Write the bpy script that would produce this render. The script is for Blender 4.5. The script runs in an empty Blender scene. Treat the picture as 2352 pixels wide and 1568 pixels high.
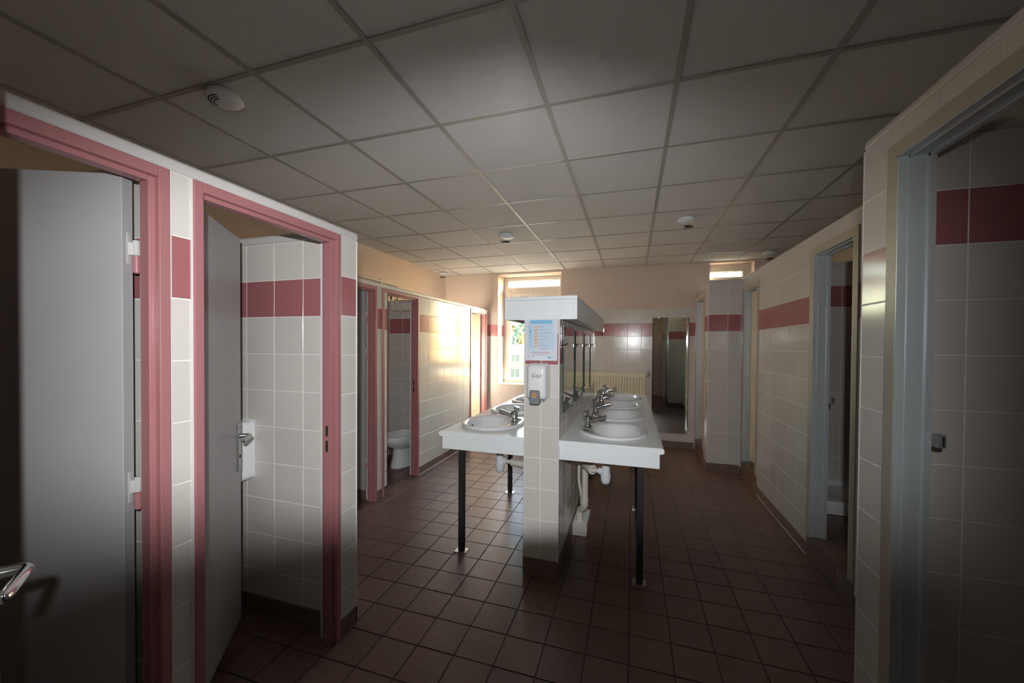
import bpy, bmesh, math, random
from mathutils import Vector, Matrix

random.seed(7)
SC = bpy.context.scene
COL = SC.collection
PI = math.pi

# ------------------------------------------------------------------ camera
EYE = Vector((0.0, 0.0, 1.49))
YAW, PITCH, ROLL = -0.3039, -0.0133, 0.0064
cy, sy, cp, sp, cr, sr = (math.cos(YAW), math.sin(YAW), math.cos(PITCH), math.sin(PITCH), math.cos(ROLL), math.sin(ROLL))
fw = Vector((sy * cp, cy * cp, sp))
rt = Vector((cy, -sy, 0.0))
up = rt.cross(fw)
rt2 = cr * rt + sr * up
up2 = -sr * rt + cr * up
cam_d = bpy.data.cameras.new('camera')
cam = bpy.data.objects.new('camera', cam_d)
COL.objects.link(cam)
M = Matrix((rt2, up2, -fw)).transposed().to_4x4()
M.translation = EYE
cam.matrix_world = M
cam_d.sensor_width = 36.0
cam_d.lens = 36.0 * 877.5 / 2352.0
cam_d.shift_y = 19.8 / 2352.0
cam_d.clip_start = 0.02
SC.camera = cam

# ------------------------------------------------------------------ view transform and exposure
SC.view_settings.view_transform = 'Standard'
SC.view_settings.look = 'None'
SC.view_settings.gamma = 1.0
SC.view_settings.exposure = 0.0
SC.view_settings.use_curve_mapping = False

# ------------------------------------------------------------------ sky
world = bpy.data.worlds.new('sky')
SC.world = world
world.use_nodes = True
wn = world.node_tree
bgn = wn.nodes['Background']
sky = wn.nodes.new('ShaderNodeTexSky')
sky.sky_type = 'NISHITA'
sky.sun_disc = False
sky.sun_elevation = math.radians(22)
sky.sun_rotation = math.radians(47)
sky.air_density = 1.4
sky.dust_density = 0.7
tint = wn.nodes.new('ShaderNodeMix')
tint.data_type = 'RGBA'
tint.blend_type = 'MULTIPLY'
tint.inputs[0].default_value = 1.0
tint.inputs[7].default_value = (1.0, 0.96, 0.92, 1.0)
wn.links.new(sky.outputs[0], tint.inputs[6])
wn.links.new(tint.outputs[2], bgn.inputs[0])
bgn.inputs[1].default_value = 4.2

# ------------------------------------------------------------------ sun, through the window at the end of the room
sun_d = bpy.data.lights.new('sun', 'SUN')
sun_d.energy = 215.0
sun_d.color = (1.0, 0.89, 0.72)
sun_d.angle = math.radians(0.6)
sun = bpy.data.objects.new('sun', sun_d)
COL.objects.link(sun)
sun.rotation_euler = Vector((-1.0, -0.93, -0.53)).to_track_quat('-Z', 'Y').to_euler()

# ------------------------------------------------------------------ the photographer's flash, on top of and behind the lens
fl_d = bpy.data.lights.new('camera_flash', 'SPOT')
fl_d.energy = 176.0
fl_d.color = (0.97, 0.99, 1.0)
fl_d.shadow_soft_size = 0.02
fl_d.spot_size = math.radians(170)
fl_d.spot_blend = 0.05
flash = bpy.data.objects.new('camera_flash', fl_d)
COL.objects.link(flash)
flash.matrix_world = M
flash.location = (0.035, -0.12, 1.65)
# beam of the flash head: even in the middle, falling off towards the edge of its reflector, cut below by the lens barrel
fl_d.use_nodes = True
ln = fl_d.node_tree
LN, LL = ln.nodes, ln.links
em = LN['Emission']
ltc = LN.new('ShaderNodeTexCoord')
sep = LN.new('ShaderNodeSeparateXYZ')
LL.new(ltc.outputs['Normal'], sep.inputs[0])


def lmath(op, a, b=None):
    q = LN.new('ShaderNodeMath')
    q.operation = op
    for i, v in enumerate((a, b)):
        if v is None:
            continue
        if isinstance(v, (int, float)):
            q.inputs[i].default_value = v
        else:
            LL.new(v, q.inputs[i])
    return q.outputs[0]


def lramp(v, a0, a1):
    q = LN.new('ShaderNodeMapRange')
    q.interpolation_type = 'SMOOTHSTEP'
    q.inputs[1].default_value = a0
    q.inputs[2].default_value = a1
    q.inputs[3].default_value = 0.0
    q.inputs[4].default_value = 1.0
    LL.new(v, q.inputs[0])
    return q.outputs[0]


depth_ = lmath('MAXIMUM', lmath('ABSOLUTE', sep.outputs[2]), 0.02)
hx_ = lmath('DIVIDE', sep.outputs[0], depth_)
ha = lmath('ABSOLUTE', hx_)
hh = lmath('ABSOLUTE', lmath('ADD', hx_, 0.22))
vv_ = lmath('DIVIDE', sep.outputs[1], depth_)
low0 = lmath('SUBTRACT', -0.555, lmath('MULTIPLY', lmath('MULTIPLY', ha, ha), 0.20))
low1 = lmath('ADD', -0.49, lmath('MULTIPLY', ha, 0.16))
lt = lmath('DIVIDE', lmath('SUBTRACT', vv_, low0), lmath('SUBTRACT', low1, low0))
top0 = lmath('SUBTRACT', 0.45, lmath('MULTIPLY', ha, 0.35))
top1 = lmath('SUBTRACT', 0.67, lmath('MULTIPLY', ha, 0.12))
ut = lmath('DIVIDE', lmath('SUBTRACT', vv_, top0), lmath('SUBTRACT', top1, top0))
beam = lmath('MULTIPLY', lmath('SUBTRACT', 1.0, lramp(hh, 0.34, 1.55)), lmath('MULTIPLY', lmath('SUBTRACT', 1.0, lramp(ut, 0.0, 1.0)), lramp(lt, 0.0, 1.0)))
LL.new(lmath('ADD', lmath('MULTIPLY', beam, 0.985), 0.015), em.inputs['Strength'])

# portals only guide the sampling of the sky through the two windows
for nm, x0, x1, z0, z1, yy in (('window_portal', -2.14, -1.08, 0.85, 2.66, 6.45), ('window_portal', 1.06, 1.6, 2.4, 2.66, 6.3)):
    pd = bpy.data.lights.new(nm, 'AREA')
    pd.shape = 'RECTANGLE'
    pd.size = x1 - x0
    pd.size_y = z1 - z0
    pd.cycles.is_portal = True
    po = bpy.data.objects.new(nm, pd)
    COL.objects.link(po)
    po.location = ((x0 + x1) / 2, yy, (z0 + z1) / 2)
    po.rotation_euler = Vector((0, -1, 0)).to_track_quat('-Z', 'Z').to_euler()

# ------------------------------------------------------------------ materials
def nmat(name):
    m = bpy.data.materials.new(name)
    m.use_nodes = True
    return m, m.node_tree, m.node_tree.nodes['Principled BSDF']


def mat(name, col, rough=0.5, metal=0.0, spec=0.5, coat=0.0, vary=0.0, bump=0.0, bscale=60.0, speck=0.0, sscale=20.0):
    """Procedural surface: base colour with per-object variation, mottling and fine relief."""
    m, nt, p = nmat(name)
    N, L = nt.nodes, nt.links
    p.inputs['Roughness'].default_value = rough
    p.inputs['Metallic'].default_value = metal
    p.inputs['Specular IOR Level'].default_value = spec
    p.inputs['Coat Weight'].default_value = coat
    p.inputs['Coat Roughness'].default_value = 0.08
    rgb = N.new('ShaderNodeRGB')
    rgb.outputs[0].default_value = (*col, 1)
    out = rgb.outputs[0]
    if vary:
        oi = N.new('ShaderNodeObjectInfo')
        mr = N.new('ShaderNodeMapRange')
        mr.inputs[3].default_value = 1 - vary
        mr.inputs[4].default_value = 1 + vary
        L.new(oi.outputs['Random'], mr.inputs[0])
        h = N.new('ShaderNodeHueSaturation')
        L.new(mr.outputs[0], h.inputs['Value'])
        L.new(out, h.inputs['Color'])
        out = h.outputs[0]
    tc = N.new('ShaderNodeNewGeometry')
    if speck:
        no = N.new('ShaderNodeTexNoise')
        no.inputs['Scale'].default_value = sscale
        no.inputs['Detail'].default_value = 5
        L.new(tc.outputs['Position'], no.inputs['Vector'])
        mr = N.new('ShaderNodeMapRange')
        mr.inputs[1].default_value = 0.3
        mr.inputs[2].default_value = 0.7
        mr.inputs[3].default_value = 1 - speck
        mr.inputs[4].default_value = 1 + speck
        L.new(no.outputs[0], mr.inputs[0])
        h = N.new('ShaderNodeHueSaturation')
        L.new(mr.outputs[0], h.inputs['Value'])
        L.new(out, h.inputs['Color'])
        out = h.outputs[0]
    L.new(out, p.inputs['Base Color'])
    if bump:
        no = N.new('ShaderNodeTexNoise')
        no.inputs['Scale'].default_value = bscale
        no.inputs['Detail'].default_value = 3
        L.new(tc.outputs['Position'], no.inputs['Vector'])
        b = N.new('ShaderNodeBump')
        b.inputs['Strength'].default_value = bump
        b.inputs['Distance'].default_value = 0.004
        L.new(no.outputs[0], b.inputs['Height'])
        L.new(b.outputs[0], p.inputs['Normal'])
    return m


TILE_W = mat('white_wall_tile', (0.66, 0.62, 0.575), 0.17, spec=0.4, vary=0.025, bump=0.12, bscale=9)
TILE_P = mat('pink_wall_tile', (0.38, 0.142, 0.150), 0.17, spec=0.4, vary=0.05, bump=0.12, bscale=9)
GROUT = mat('wall_grout', (0.86, 0.84, 0.80), 0.8, speck=0.05)
PLASTER = mat('beige_wall_paint', (0.66, 0.54, 0.46), 0.75, bump=0.25, bscale=160)
WHITEPAINT = mat('white_paint', (0.74, 0.72, 0.71), 0.45, bump=0.2, bscale=90)
COPING = mat('coping_paint', (0.60, 0.57, 0.55), 0.4, bump=0.2, bscale=70)
PINK = mat('pink_gloss_paint', (0.40, 0.17, 0.178), 0.28, bump=0.15, bscale=40)
DARKSLOT = mat('dark_recess', (0.02, 0.018, 0.016), 0.8)
FLOOR_T = mat('brown_floor_tile', (0.148, 0.086, 0.067), 0.36, vary=0.12, speck=0.10, sscale=30, bump=0.12, bscale=25)
FLOOR_G = mat('floor_grout', (0.05, 0.042, 0.036), 0.5, speck=0.15)
PLINTH = mat('brown_plinth', (0.17, 0.115, 0.09), 0.5, speck=0.12, sscale=25)
CEIL_P = mat('ceiling_panel', (0.70, 0.69, 0.67), 0.85, vary=0.02, bump=0.35, bscale=260)
CEIL_B = mat('ceiling_bar_paint', (0.40, 0.385, 0.35), 0.38, spec=0.6)
LEAF = mat('grey_door_laminate', (0.40, 0.395, 0.40), 0.38, speck=0.02, sscale=8)
LEAFE = mat('grey_door_edge', (0.50, 0.49, 0.48), 0.5)
CREAMLEAF = mat('cream_door_laminate', (0.60, 0.52, 0.40), 0.4)
CREAM = mat('cream_frame_metal', (0.42, 0.385, 0.295), 0.4)
ALU = mat('grey_frame_aluminium', (0.55, 0.585, 0.60), 0.34, metal=0.25)
CHROME = mat('chrome', (0.62, 0.63, 0.65), 0.08, metal=1.0)
STEEL = mat('brushed_steel', (0.55, 0.55, 0.55), 0.28, metal=1.0)
BLACKTUBE = mat('black_steel_tube', (0.02, 0.018, 0.016), 0.45, speck=0.3, sscale=50)
CERAMIC = mat('white_ceramic', (0.82, 0.83, 0.85), 0.08, coat=0.4)
LAMINATE = mat('white_laminate', (0.86, 0.89, 0.91), 0.32, speck=0.015)
PVC = mat('cream_pvc', (0.66, 0.61, 0.53), 0.35)
PVCW = mat('white_pvc', (0.76, 0.79, 0.84), 0.25)
PLASTW = mat('white_plastic', (0.80, 0.81, 0.82), 0.22)
PLASTG = mat('grey_plastic', (0.22, 0.23, 0.25), 0.3)
RADI = mat('cream_radiator_enamel', (0.74, 0.66, 0.46), 0.3)
PAPER = mat('poster_paper', (0.72, 0.76, 0.84), 0.6)
PAPERB = mat('poster_blue_panel', (0.58, 0.70, 0.84), 0.6)
CYAN = mat('poster_cyan', (0.22, 0.55, 0.80), 0.6)
SKIN = mat('poster_peach', (0.78, 0.50, 0.34), 0.6)
INK = mat('poster_grey_ink', (0.28, 0.34, 0.42), 0.7)
INKR = mat('poster_red', (0.7, 0.15, 0.15), 0.7)
INKB = mat('poster_navy', (0.08, 0.16, 0.55), 0.7)
LOGO = mat('grey_print', (0.16, 0.17, 0.19), 0.5)
SOAP = mat('amber_window', (0.55, 0.30, 0.16), 0.12, coat=0.5)
UPVC = mat('white_window_plastic', (0.66, 0.63, 0.56), 0.3)
GASKET = mat('black_gasket', (0.02, 0.02, 0.025), 0.5)
GRASS = mat('paved_yard', (0.07, 0.068, 0.06), 0.9, speck=0.4, sscale=1.5)
TREE1 = mat('autumn_leaves', (0.13, 0.10, 0.035), 0.8, vary=0.3, speck=0.5, sscale=2.5)
TREE2 = mat('green_leaves', (0.05, 0.085, 0.045), 0.8, vary=0.3, speck=0.5, sscale=2.5)
BARK = mat('bark', (0.10, 0.07, 0.05), 0.9)
RENDERW = mat('white_render', (0.30, 0.295, 0.27), 0.8, speck=0.04, sscale=2)
ROOFM = mat('pale_metal_roof', (0.55, 0.56, 0.58), 0.4)
WINDARK = mat('far_window', (0.05, 0.06, 0.045), 0.5)
RAILG = mat('green_railing', (0.10, 0.22, 0.11), 0.5)

# mirror and glass
MIRROR, nt, p = nmat('mirror_silver')
p.inputs['Base Color'].default_value = (0.80, 0.83, 0.80, 1)
p.inputs['Metallic'].default_value = 1.0
p.inputs['Roughness'].default_value = 0.015
GEDGE = mat('green_glass_edge', (0.02, 0.09, 0.06), 0.1)
GLASS, nt, p = nmat('window_glass')
nt.nodes.remove(p)
tr = nt.nodes.new('ShaderNodeBsdfTransparent')
tr.inputs[0].default_value = (0.94, 0.96, 0.95, 1)
gl = nt.nodes.new('ShaderNodeBsdfGlossy')
gl.inputs['Roughness'].default_value = 0.01
fr = nt.nodes.new('ShaderNodeFresnel')
mx = nt.nodes.new('ShaderNodeMixShader')
geo = nt.nodes.new('ShaderNodeNewGeometry')
ior = nt.nodes.new('ShaderNodeMapRange')          # a thin pane reflects alike from both of its faces
ior.inputs[3].default_value = 1.45
ior.inputs[4].default_value = 1.0 / 1.45
nt.links.new(geo.outputs['Backfacing'], ior.inputs[0])
nt.links.new(ior.outputs[0], fr.inputs['IOR'])
nt.links.new(fr.outputs[0], mx.inputs[0])
nt.links.new(tr.outputs[0], mx.inputs[1])
nt.links.new(gl.outputs[0], mx.inputs[2])
nt.links.new(mx.outputs[0], nt.nodes['Material Output'].inputs[0])

# ------------------------------------------------------------------ helpers
class MB:
    """Collects simple solids in world coordinates."""
    def __init__(s):
        s.v = []
        s.f = []

    def add(s, vs, fs):
        o = len(s.v)
        s.v += [tuple(v) for v in vs]
        s.f += [tuple(i + o for i in f) for f in fs]
        return s

    def box(s, x0, x1, y0, y1, z0, z1):
        vs = [(x0, y0, z0), (x1, y0, z0), (x1, y1, z0), (x0, y1, z0), (x0, y0, z1), (x1, y0, z1), (x1, y1, z1), (x0, y1, z1)]
        return s.add(vs, [(3, 2, 1, 0), (4, 5, 6, 7), (0, 1, 5, 4), (1, 2, 6, 5), (2, 3, 7, 6), (3, 0, 4, 7)])

    def obox(s, c, ax, ay, az, hx, hy, hz):
        c, ax, ay, az = Vector(c), Vector(ax), Vector(ay), Vector(az)
        vs = [c + ax * (i * hx) + ay * (j * hy) + az * (k * hz) for k in (-1, 1) for i, j in ((-1, -1), (1, -1), (1, 1), (-1, 1))]
        return s.add(vs, [(3, 2, 1, 0), (4, 5, 6, 7), (0, 1, 5, 4), (1, 2, 6, 5), (2, 3, 7, 6), (3, 0, 4, 7)])

    def rings(s, rs, cap0=True, cap1=True):
        n = len(rs[0])
        o = len(s.v)
        for r in rs:
            s.v += [tuple(q) for q in r]
        for i in range(len(rs) - 1):
            for j in range(n):
                k = (j + 1) % n
                s.f.append((o + i * n + j, o + i * n + k, o + (i + 1) * n + k, o + (i + 1) * n + j))
        if cap0:
            s.f.append(tuple(o + j for j in reversed(range(n))))
        if cap1:
            b = o + (len(rs) - 1) * n
            s.f.append(tuple(b + j for j in range(n)))
        return s

    def tube(s, pts, r, n=14, cap=True, flat=1.0):
        pts = [Vector(q) for q in pts]
        rs = r if isinstance(r, (list, tuple)) else [r] * len(pts)
        rings = []
        ref = None
        for i, q in enumerate(pts):
            a = pts[max(i - 1, 0)]
            b = pts[min(i + 1, len(pts) - 1)]
            t = (b - a).normalized()
            if ref is None:
                ref = Vector((0, 0, 1)) if abs(t.z) < 0.9 else Vector((1, 0, 0))
            u = (ref - t * ref.dot(t)).normalized()
            ref = u
            w = t.cross(u)
            rings.append([q + (u * math.cos(2 * PI * k / n) * flat + w * math.sin(2 * PI * k / n)) * rs[i] for k in range(n)])
        return s.rings(rings, cap, cap)

    def lathe(s, prof, c=(0, 0, 0), n=28, sx=1.0, sy=1.0, cap0=True, cap1=True):
        return s.rings([[(c[0] + r * sx * math.cos(2 * PI * k / n), c[1] + r * sy * math.sin(2 * PI * k / n), c[2] + z) for k in range(n)] for r, z in prof], cap0, cap1)

    def prism(s, poly, fn, d0, d1):
        n = len(poly)
        vs = [fn(a, b, d0) for a, b in poly] + [fn(a, b, d1) for a, b in poly]
        fs = [tuple(range(n))[::-1], tuple(range(n, 2 * n))] + [(i, (i + 1) % n, n + (i + 1) % n, n + i) for i in range(n)]
        return s.add(vs, fs)

    def build(s, name, m, parent=None, bevel=0.0, seg=2, smooth=False, origin='base'):
        xs = [q[0] for q in s.v]
        ys = [q[1] for q in s.v]
        zs = [q[2] for q in s.v]
        o = Vector(((min(xs) + max(xs)) / 2, (min(ys) + max(ys)) / 2, min(zs)))
        me = bpy.data.meshes.new(name)
        me.from_pydata([(q[0] - o.x, q[1] - o.y, q[2] - o.z) for q in s.v], [], s.f)
        bm = bmesh.new()
        bm.from_mesh(me)
        bmesh.ops.recalc_face_normals(bm, faces=bm.faces)
        bm.to_mesh(me)
        bm.free()
        me.materials.append(m)
        if smooth:
            me.polygons.foreach_set('use_smooth', [True] * len(me.polygons))
            me.set_sharp_from_angle(angle=math.radians(40))
        ob = bpy.data.objects.new(name, me)
        COL.objects.link(ob)
        ob.location = o
        if parent is not None:
            attach(ob, parent)
        if bevel:
            b = ob.modifiers.new('bevel', 'BEVEL')
            b.width = bevel
            b.segments = seg
            b.limit_method = 'ANGLE'
            b.harden_normals = False
        return ob


WORLD = {}


def wloc(o):
    if o.parent is None:
        return o.matrix_basis.copy()
    return wloc(o.parent) @ o.matrix_parent_inverse @ o.matrix_basis


def attach(ob, parent):
    ob.parent = parent
    ob.matrix_parent_inverse = wloc(parent).inverted()


def tag(o, label=None, cat=None, group=None, kind=None):
    if label:
        o['label'] = label
    if cat:
        o['category'] = cat
    if group:
        o['group'] = group
    if kind:
        o['kind'] = kind
    return o


def empty(name, loc, label=None, cat=None, group=None, kind=None):
    o = bpy.data.objects.new(name, None)
    o.empty_display_size = 0.1
    COL.objects.link(o)
    o.location = loc
    return tag(o, label, cat, group, kind)


def copy_tree(o, parent=None):
    c = o.copy()
    COL.objects.link(c)
    if parent is not None:
        c.parent = parent
    for ch in list(o.children):
        copy_tree(ch, c)
    return c


# ------------------------------------------------------------------ wall tiles: every tile a piece of its own
TILE_MESH = {}


def clip_poly(rect, hole):
    """rect minus hole -> list of polygons (u, v), counter-clockwise."""
    a0, a1, b0, b1 = rect
    h0, h1, k0, k1 = hole
    e = 1e-4
    if h0 >= a1 - e or h1 <= a0 + e or k0 >= b1 - e or k1 <= b0 + e:
        return None
    c0, c1, d0, d1 = max(a0, h0), min(a1, h1), max(b0, k0), min(b1, k1)
    fu0, fu1, fv0, fv1 = c0 <= a0 + e, c1 >= a1 - e, d0 <= b0 + e, d1 >= b1 - e
    R = lambda p, q, r, s: [(p, r), (q, r), (q, s), (p, s)]
    if fu0 and fu1:
        out = []
        if not fv0:
            out.append(R(a0, a1, b0, d0))
        if not fv1:
            out.append(R(a0, a1, d1, b1))
        return out
    if fv0 and fv1:
        out = []
        if not fu0:
            out.append(R(a0, c0, b0, b1))
        if not fu1:
            out.append(R(c1, a1, b0, b1))
        return out
    if fu0 and fv0:
        return [[(a0, d1), (c1, d1), (c1, b0), (a1, b0), (a1, b1), (a0, b1)]]
    if fu1 and fv0:
        return [[(a0, b0), (c0, b0), (c0, d1), (a1, d1), (a1, b1), (a0, b1)]]
    if fu0 and fv1:
        return [[(a0, b0), (a1, b0), (a1, b1), (c1, b1), (c1, d0), (a0, d0)]]
    if fu1 and fv1:
        return [[(a0, b0), (a1, b0), (a1, d0), (c0, d0), (c0, b1), (a0, b1)]]
    out = []
    if not fu0:
        out.append(R(a0, c0, b0, b1))
    if not fu1:
        out.append(R(c1, a1, b0, b1))
    if not fv0:
        out.append(R(c0, c1, b0, d0))
    if not fv1:
        out.append(R(c0, c1, d1, b1))
    return out


def tile_mesh(poly, m, name, t=0.0035, gap=0.0021, ch=0.0011):
    us = [q[0] for q in poly]
    vs = [q[1] for q in poly]
    cu, cv = (min(us) + max(us)) / 2, (min(vs) + max(vs)) / 2
    key = (m.name, tuple((round(q[0] - cu, 3), round(q[1] - cv, 3)) for q in poly))
    if key not in TILE_MESH:
        P = [Vector((q[0] - cu, q[1] - cv)) for q in poly]
        n = len(P)

        def inset(d):
            out = []
            for i in range(n):
                a, b, c = P[i - 1], P[i], P[(i + 1) % n]
                e1 = (b - a).normalized()
                e2 = (c - b).normalized()
                n1 = Vector((-e1.y, e1.x))
                n2 = Vector((-e2.y, e2.x))
                den = 1 + n1.dot(n2)
                out.append(b + (n1 + n2) * (d / den if abs(den) > 1e-6 else 0))
            return out
        A = inset(gap)
        B = inset(gap + ch)
        verts = [(q.x, q.y, 0) for q in A] + [(q.x, q.y, t - ch) for q in A] + [(q.x, q.y, t) for q in B]
        faces = []
        for lv in (0, 1):
            for i in range(n):
                j = (i + 1) % n
                faces.append((lv * n + i, lv * n + j, lv * n + n + j, lv * n + n + i))
        faces.append(tuple(range(2 * n, 3 * n)))
        me = bpy.data.meshes.new(name)
        me.from_pydata(verts, [], faces)
        me.materials.append(m)
        TILE_MESH[key] = me
    return TILE_MESH[key], cu, cv


def tiled(parent, O, U, N, u0, u1, v0, v1, uoff, voff, pink=None, holes=(), stuff=False, bed=0.0048, name='tile', mw=None, mp=None, tilt=0.0022):
    """A face of 20 cm tiles on the plane through O (u along U, v up, N towards the viewer)."""
    O, U, N = Vector(O), Vector(U), Vector(N)
    V = N.cross(U)
    mw = mw or TILE_W
    mp = mp or TILE_P
    e = 1e-4
    cuts_u = [u0] + [uoff + 0.2 * k for k in range(-60, 80) if u0 + e < uoff + 0.2 * k < u1 - e] + [u1]
    cuts_v = [v0] + [voff + 0.2 * k for k in range(-20, 40) if v0 + e < voff + 0.2 * k < v1 - e] + [v1]
    # drop slivers
    cuts_u = [c for i, c in enumerate(cuts_u) if i in (0, len(cuts_u) - 1) or (c - u0 > 0.012 and u1 - c > 0.012)]
    if bed:
        g = MB()
        us = sorted(set([u0, u1] + [min(max(h[0], u0), u1) for h in holes] + [min(max(h[1], u0), u1) for h in holes]))
        vs = sorted(set([v0, v1] + [min(max(h[2], v0), v1) for h in holes] + [min(max(h[3], v0), v1) for h in holes]))
        for i in range(len(us) - 1):
            for j in range(len(vs) - 1):
                cu, cv = (us[i] + us[i + 1]) / 2, (vs[j] + vs[j + 1]) / 2
                if any(h[0] < cu < h[1] and h[2] < cv < h[3] for h in holes):
                    continue
                g.obox(O + U * cu + V * cv + N * (bed / 2), U, V, N, (us[i + 1] - us[i]) / 2, (vs[j + 1] - vs[j]) / 2, bed / 2)
        g.build('grout', GROUT if name == 'tile' else FLOOR_G, parent)
    mbs = {mw.name: (MB(), mw), mp.name: (MB(), mp)}
    rot = Matrix((U, V, N)).transposed()
    pinv = wloc(parent).inverted()
    for i in range(len(cuts_u) - 1):
        for j in range(len(cuts_v) - 1):
            rect = (cuts_u[i], cuts_u[i + 1], cuts_v[j], cuts_v[j + 1])
            if rect[1] - rect[0] < 0.006 or rect[3] - rect[2] < 0.006:
                continue
            polys = [[(rect[0], rect[2]), (rect[1], rect[2]), (rect[1], rect[3]), (rect[0], rect[3])]]
            for h in holes:
                r = clip_poly(rect, h)
                if r is not None:
                    polys = r
                    break
            vm = (rect[2] + rect[3]) / 2
            m = mp if pink and pink[0] < vm < pink[1] else mw
            for poly in polys:
                us = [q[0] for q in poly]
                vs = [q[1] for q in poly]
                if max(us) - min(us) < 0.006 or max(vs) - min(vs) < 0.006:
                    continue
                me, cu, cv = tile_mesh(poly, m, name)
                if stuff:
                    mbs[m.name][0].add([O + U * (cu + q.co.x) + V * (cv + q.co.y) + N * (q.co.z + bed - 0.0022) for q in me.vertices], [tuple(f.vertices) for f in me.polygons])
                    continue
                ob = bpy.data.objects.new(name, me)
                COL.objects.link(ob)
                tl = Matrix.Rotation(random.gauss(0, tilt), 3, 'X') @ Matrix.Rotation(random.gauss(0, tilt), 3, 'Y')
                mw4 = (rot @ tl).to_4x4()
                mw4.translation = O + U * cu + V * cv + N * (bed - 0.0022)
                ob.parent = parent
                ob.matrix_parent_inverse = pinv
                ob.matrix_basis = mw4
    for mb, m in mbs.values():
        if mb.v:
            o = mb.build('tiling', m, parent)
            o['kind'] = 'stuff'


X, Y, Z = Vector((1, 0, 0)), Vector((0, 1, 0)), Vector((0, 0, 1))
CEIL = 2.687
L1X, L2X, RNX, RFX = -1.396, -2.31, 0.866, 1.212
LV, RV = 0.033, 0.055                                # tile row offsets, left / far side and right side
LP, RP = (1.633, 1.833), (1.655, 1.855)              # the pink course


def structure(name, loc, label, cat):
    return empty(name, loc, label, cat, None, 'structure')


# ================================================================== FLOOR
fx0, fx1, fy0, fy1 = -3.4, 2.3, -1.6, 6.4
floor = MB().box(fx0, fx1, fy0, fy1, -0.12, -0.004).build('floor', FLOOR_G)
tag(floor, 'brown tiled washroom floor with dark joints running under the basins', 'floor', None, 'structure')


def to_px(w):
    d = Vector(w) - EYE
    z = d.dot(fw)
    if z < 0.05:
        return None
    return 1176 + 877.5 * d.dot(rt2) / z, 803.8 - 877.5 * d.dot(up2) / z


def in_open(x, y):
    if x < L2X and y > 1.7:
        return -3.1 < x and 3.3 < y < 4.3
    if x < L1X and y < 1.72:
        return x > -2.3
    if x > RFX or (x > 0.86 and y < 1.86) or (x > 0.86 and y > 5.05):
        return False
    if -0.66 < x < -0.44 and y > 2.4:
        return False
    return True


cells = []
for i in range(-17, 12):
    for j in range(-8, 32):
        x, y = 0.1 + 0.2 * i, 0.15 + 0.2 * j
        if not (fx0 < x - 0.1 and x + 0.1 < fx1 and fy0 < y - 0.1 and y + 0.1 < 6.06):
            continue
        q = [to_px((x + a, y + b, 0)) for a, b in ((-0.1, -0.1), (0.1, -0.1), (0.1, 0.1), (-0.1, 0.1))]
        area = -1.0
        c = to_px((x, y, 0))
        if all(q) and c and -60 < c[0] < 2412 and c[1] < 1620 and in_open(x, y):
            area = abs(sum(q[k][0] * q[(k + 1) % 4][1] - q[(k + 1) % 4][0] * q[k][1] for k in range(4))) / 2
        cells.append((area, x, y))
cells.sort(key=lambda t: -t[0])
sq = [(-0.1, -0.1), (0.1, -0.1), (0.1, 0.1), (-0.1, 0.1)]
fme, _, _ = tile_mesh(sq, FLOOR_T, 'floor_tile', t=0.008, gap=0.0028, ch=0.0012)
rest = MB()
for k, (area, x, y) in enumerate(cells):
    if k < 300 and area > 0:
        o = bpy.data.objects.new('floor_tile', fme)
        COL.objects.link(o)
        o.parent = floor
        o.matrix_parent_inverse = wloc(floor).inverted()
        o.matrix_basis = Matrix.Translation((x, y, -0.008)) @ Matrix.Rotation(random.gauss(0, 0.0015), 4, 'X') @ Matrix.Rotation(random.gauss(0, 0.0015), 4, 'Y')
    else:
        rest.add([(x + q.co.x, y + q.co.y, -0.008 + q.co.z) for q in fme.vertices], [tuple(f.vertices) for f in fme.polygons])
o = rest.build('floor_tiling', FLOOR_T, floor)
o['kind'] = 'stuff'

# ================================================================== CEILING
ceiling = MB().box(fx0, fx1, fy0, 6.4, CEIL + 0.03, CEIL + 0.12).build('ceiling', WHITEPAINT)
tag(ceiling, 'suspended ceiling of square off-white panels in a beige metal grid', 'ceiling', None, 'structure')
gx = [-1.0165 + 0.6 * k for k in range(-4, 6)]
gy = [1.287 + 0.6 * k for k in range(-5, 9)]
W = 0.024
for x in gx:
    MB().box(x - W / 2, x + W / 2, fy0, 6.035, CEIL, CEIL + 0.004).box(x - 0.002, x + 0.002, fy0, 6.035, CEIL + 0.004, CEIL + 0.028).build('ceiling_bar', CEIL_B, ceiling)
for y in gy:
    if y > 6.03:
        continue
    for x in gx[:-1]:
        MB().box(x + W / 2, x + 0.6 - W / 2, y - W / 2, y + W / 2, CEIL + 0.001, CEIL + 0.005).build('ceiling_bar', CEIL_B, ceiling)
pm = {}
pinv = wloc(ceiling).inverted()
ys = gy[:]
for x in gx[:-1]:
    for i, y in enumerate(ys):
        y1 = min(y + 0.6, 6.03)
        if y1 - y < 0.05:
            continue
        key = round(y1 - y, 3)
        if key not in pm:
            hx, hy = 0.297, (y1 - y) / 2 - 0.003
            b = MB().box(-hx, hx, -hy, hy, 0, 0.014)
            me = bpy.data.meshes.new('ceiling_panel')
            me.from_pydata(b.v, [], b.f)
            me.materials.append(CEIL_P)
            pm[key] = me
        o = bpy.data.objects.new('ceiling_panel', pm[key])
        COL.objects.link(o)
        o.parent = ceiling
        o.matrix_parent_inverse = pinv
        o.matrix_basis = Matrix.Translation((x + 0.3, (y + y1) / 2, CEIL + 0.0055)) @ Matrix.Rotation(random.gauss(0, 0.0012), 4, 'X') @ Matrix.Rotation(random.gauss(0, 0.0012), 4, 'Y')

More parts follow.
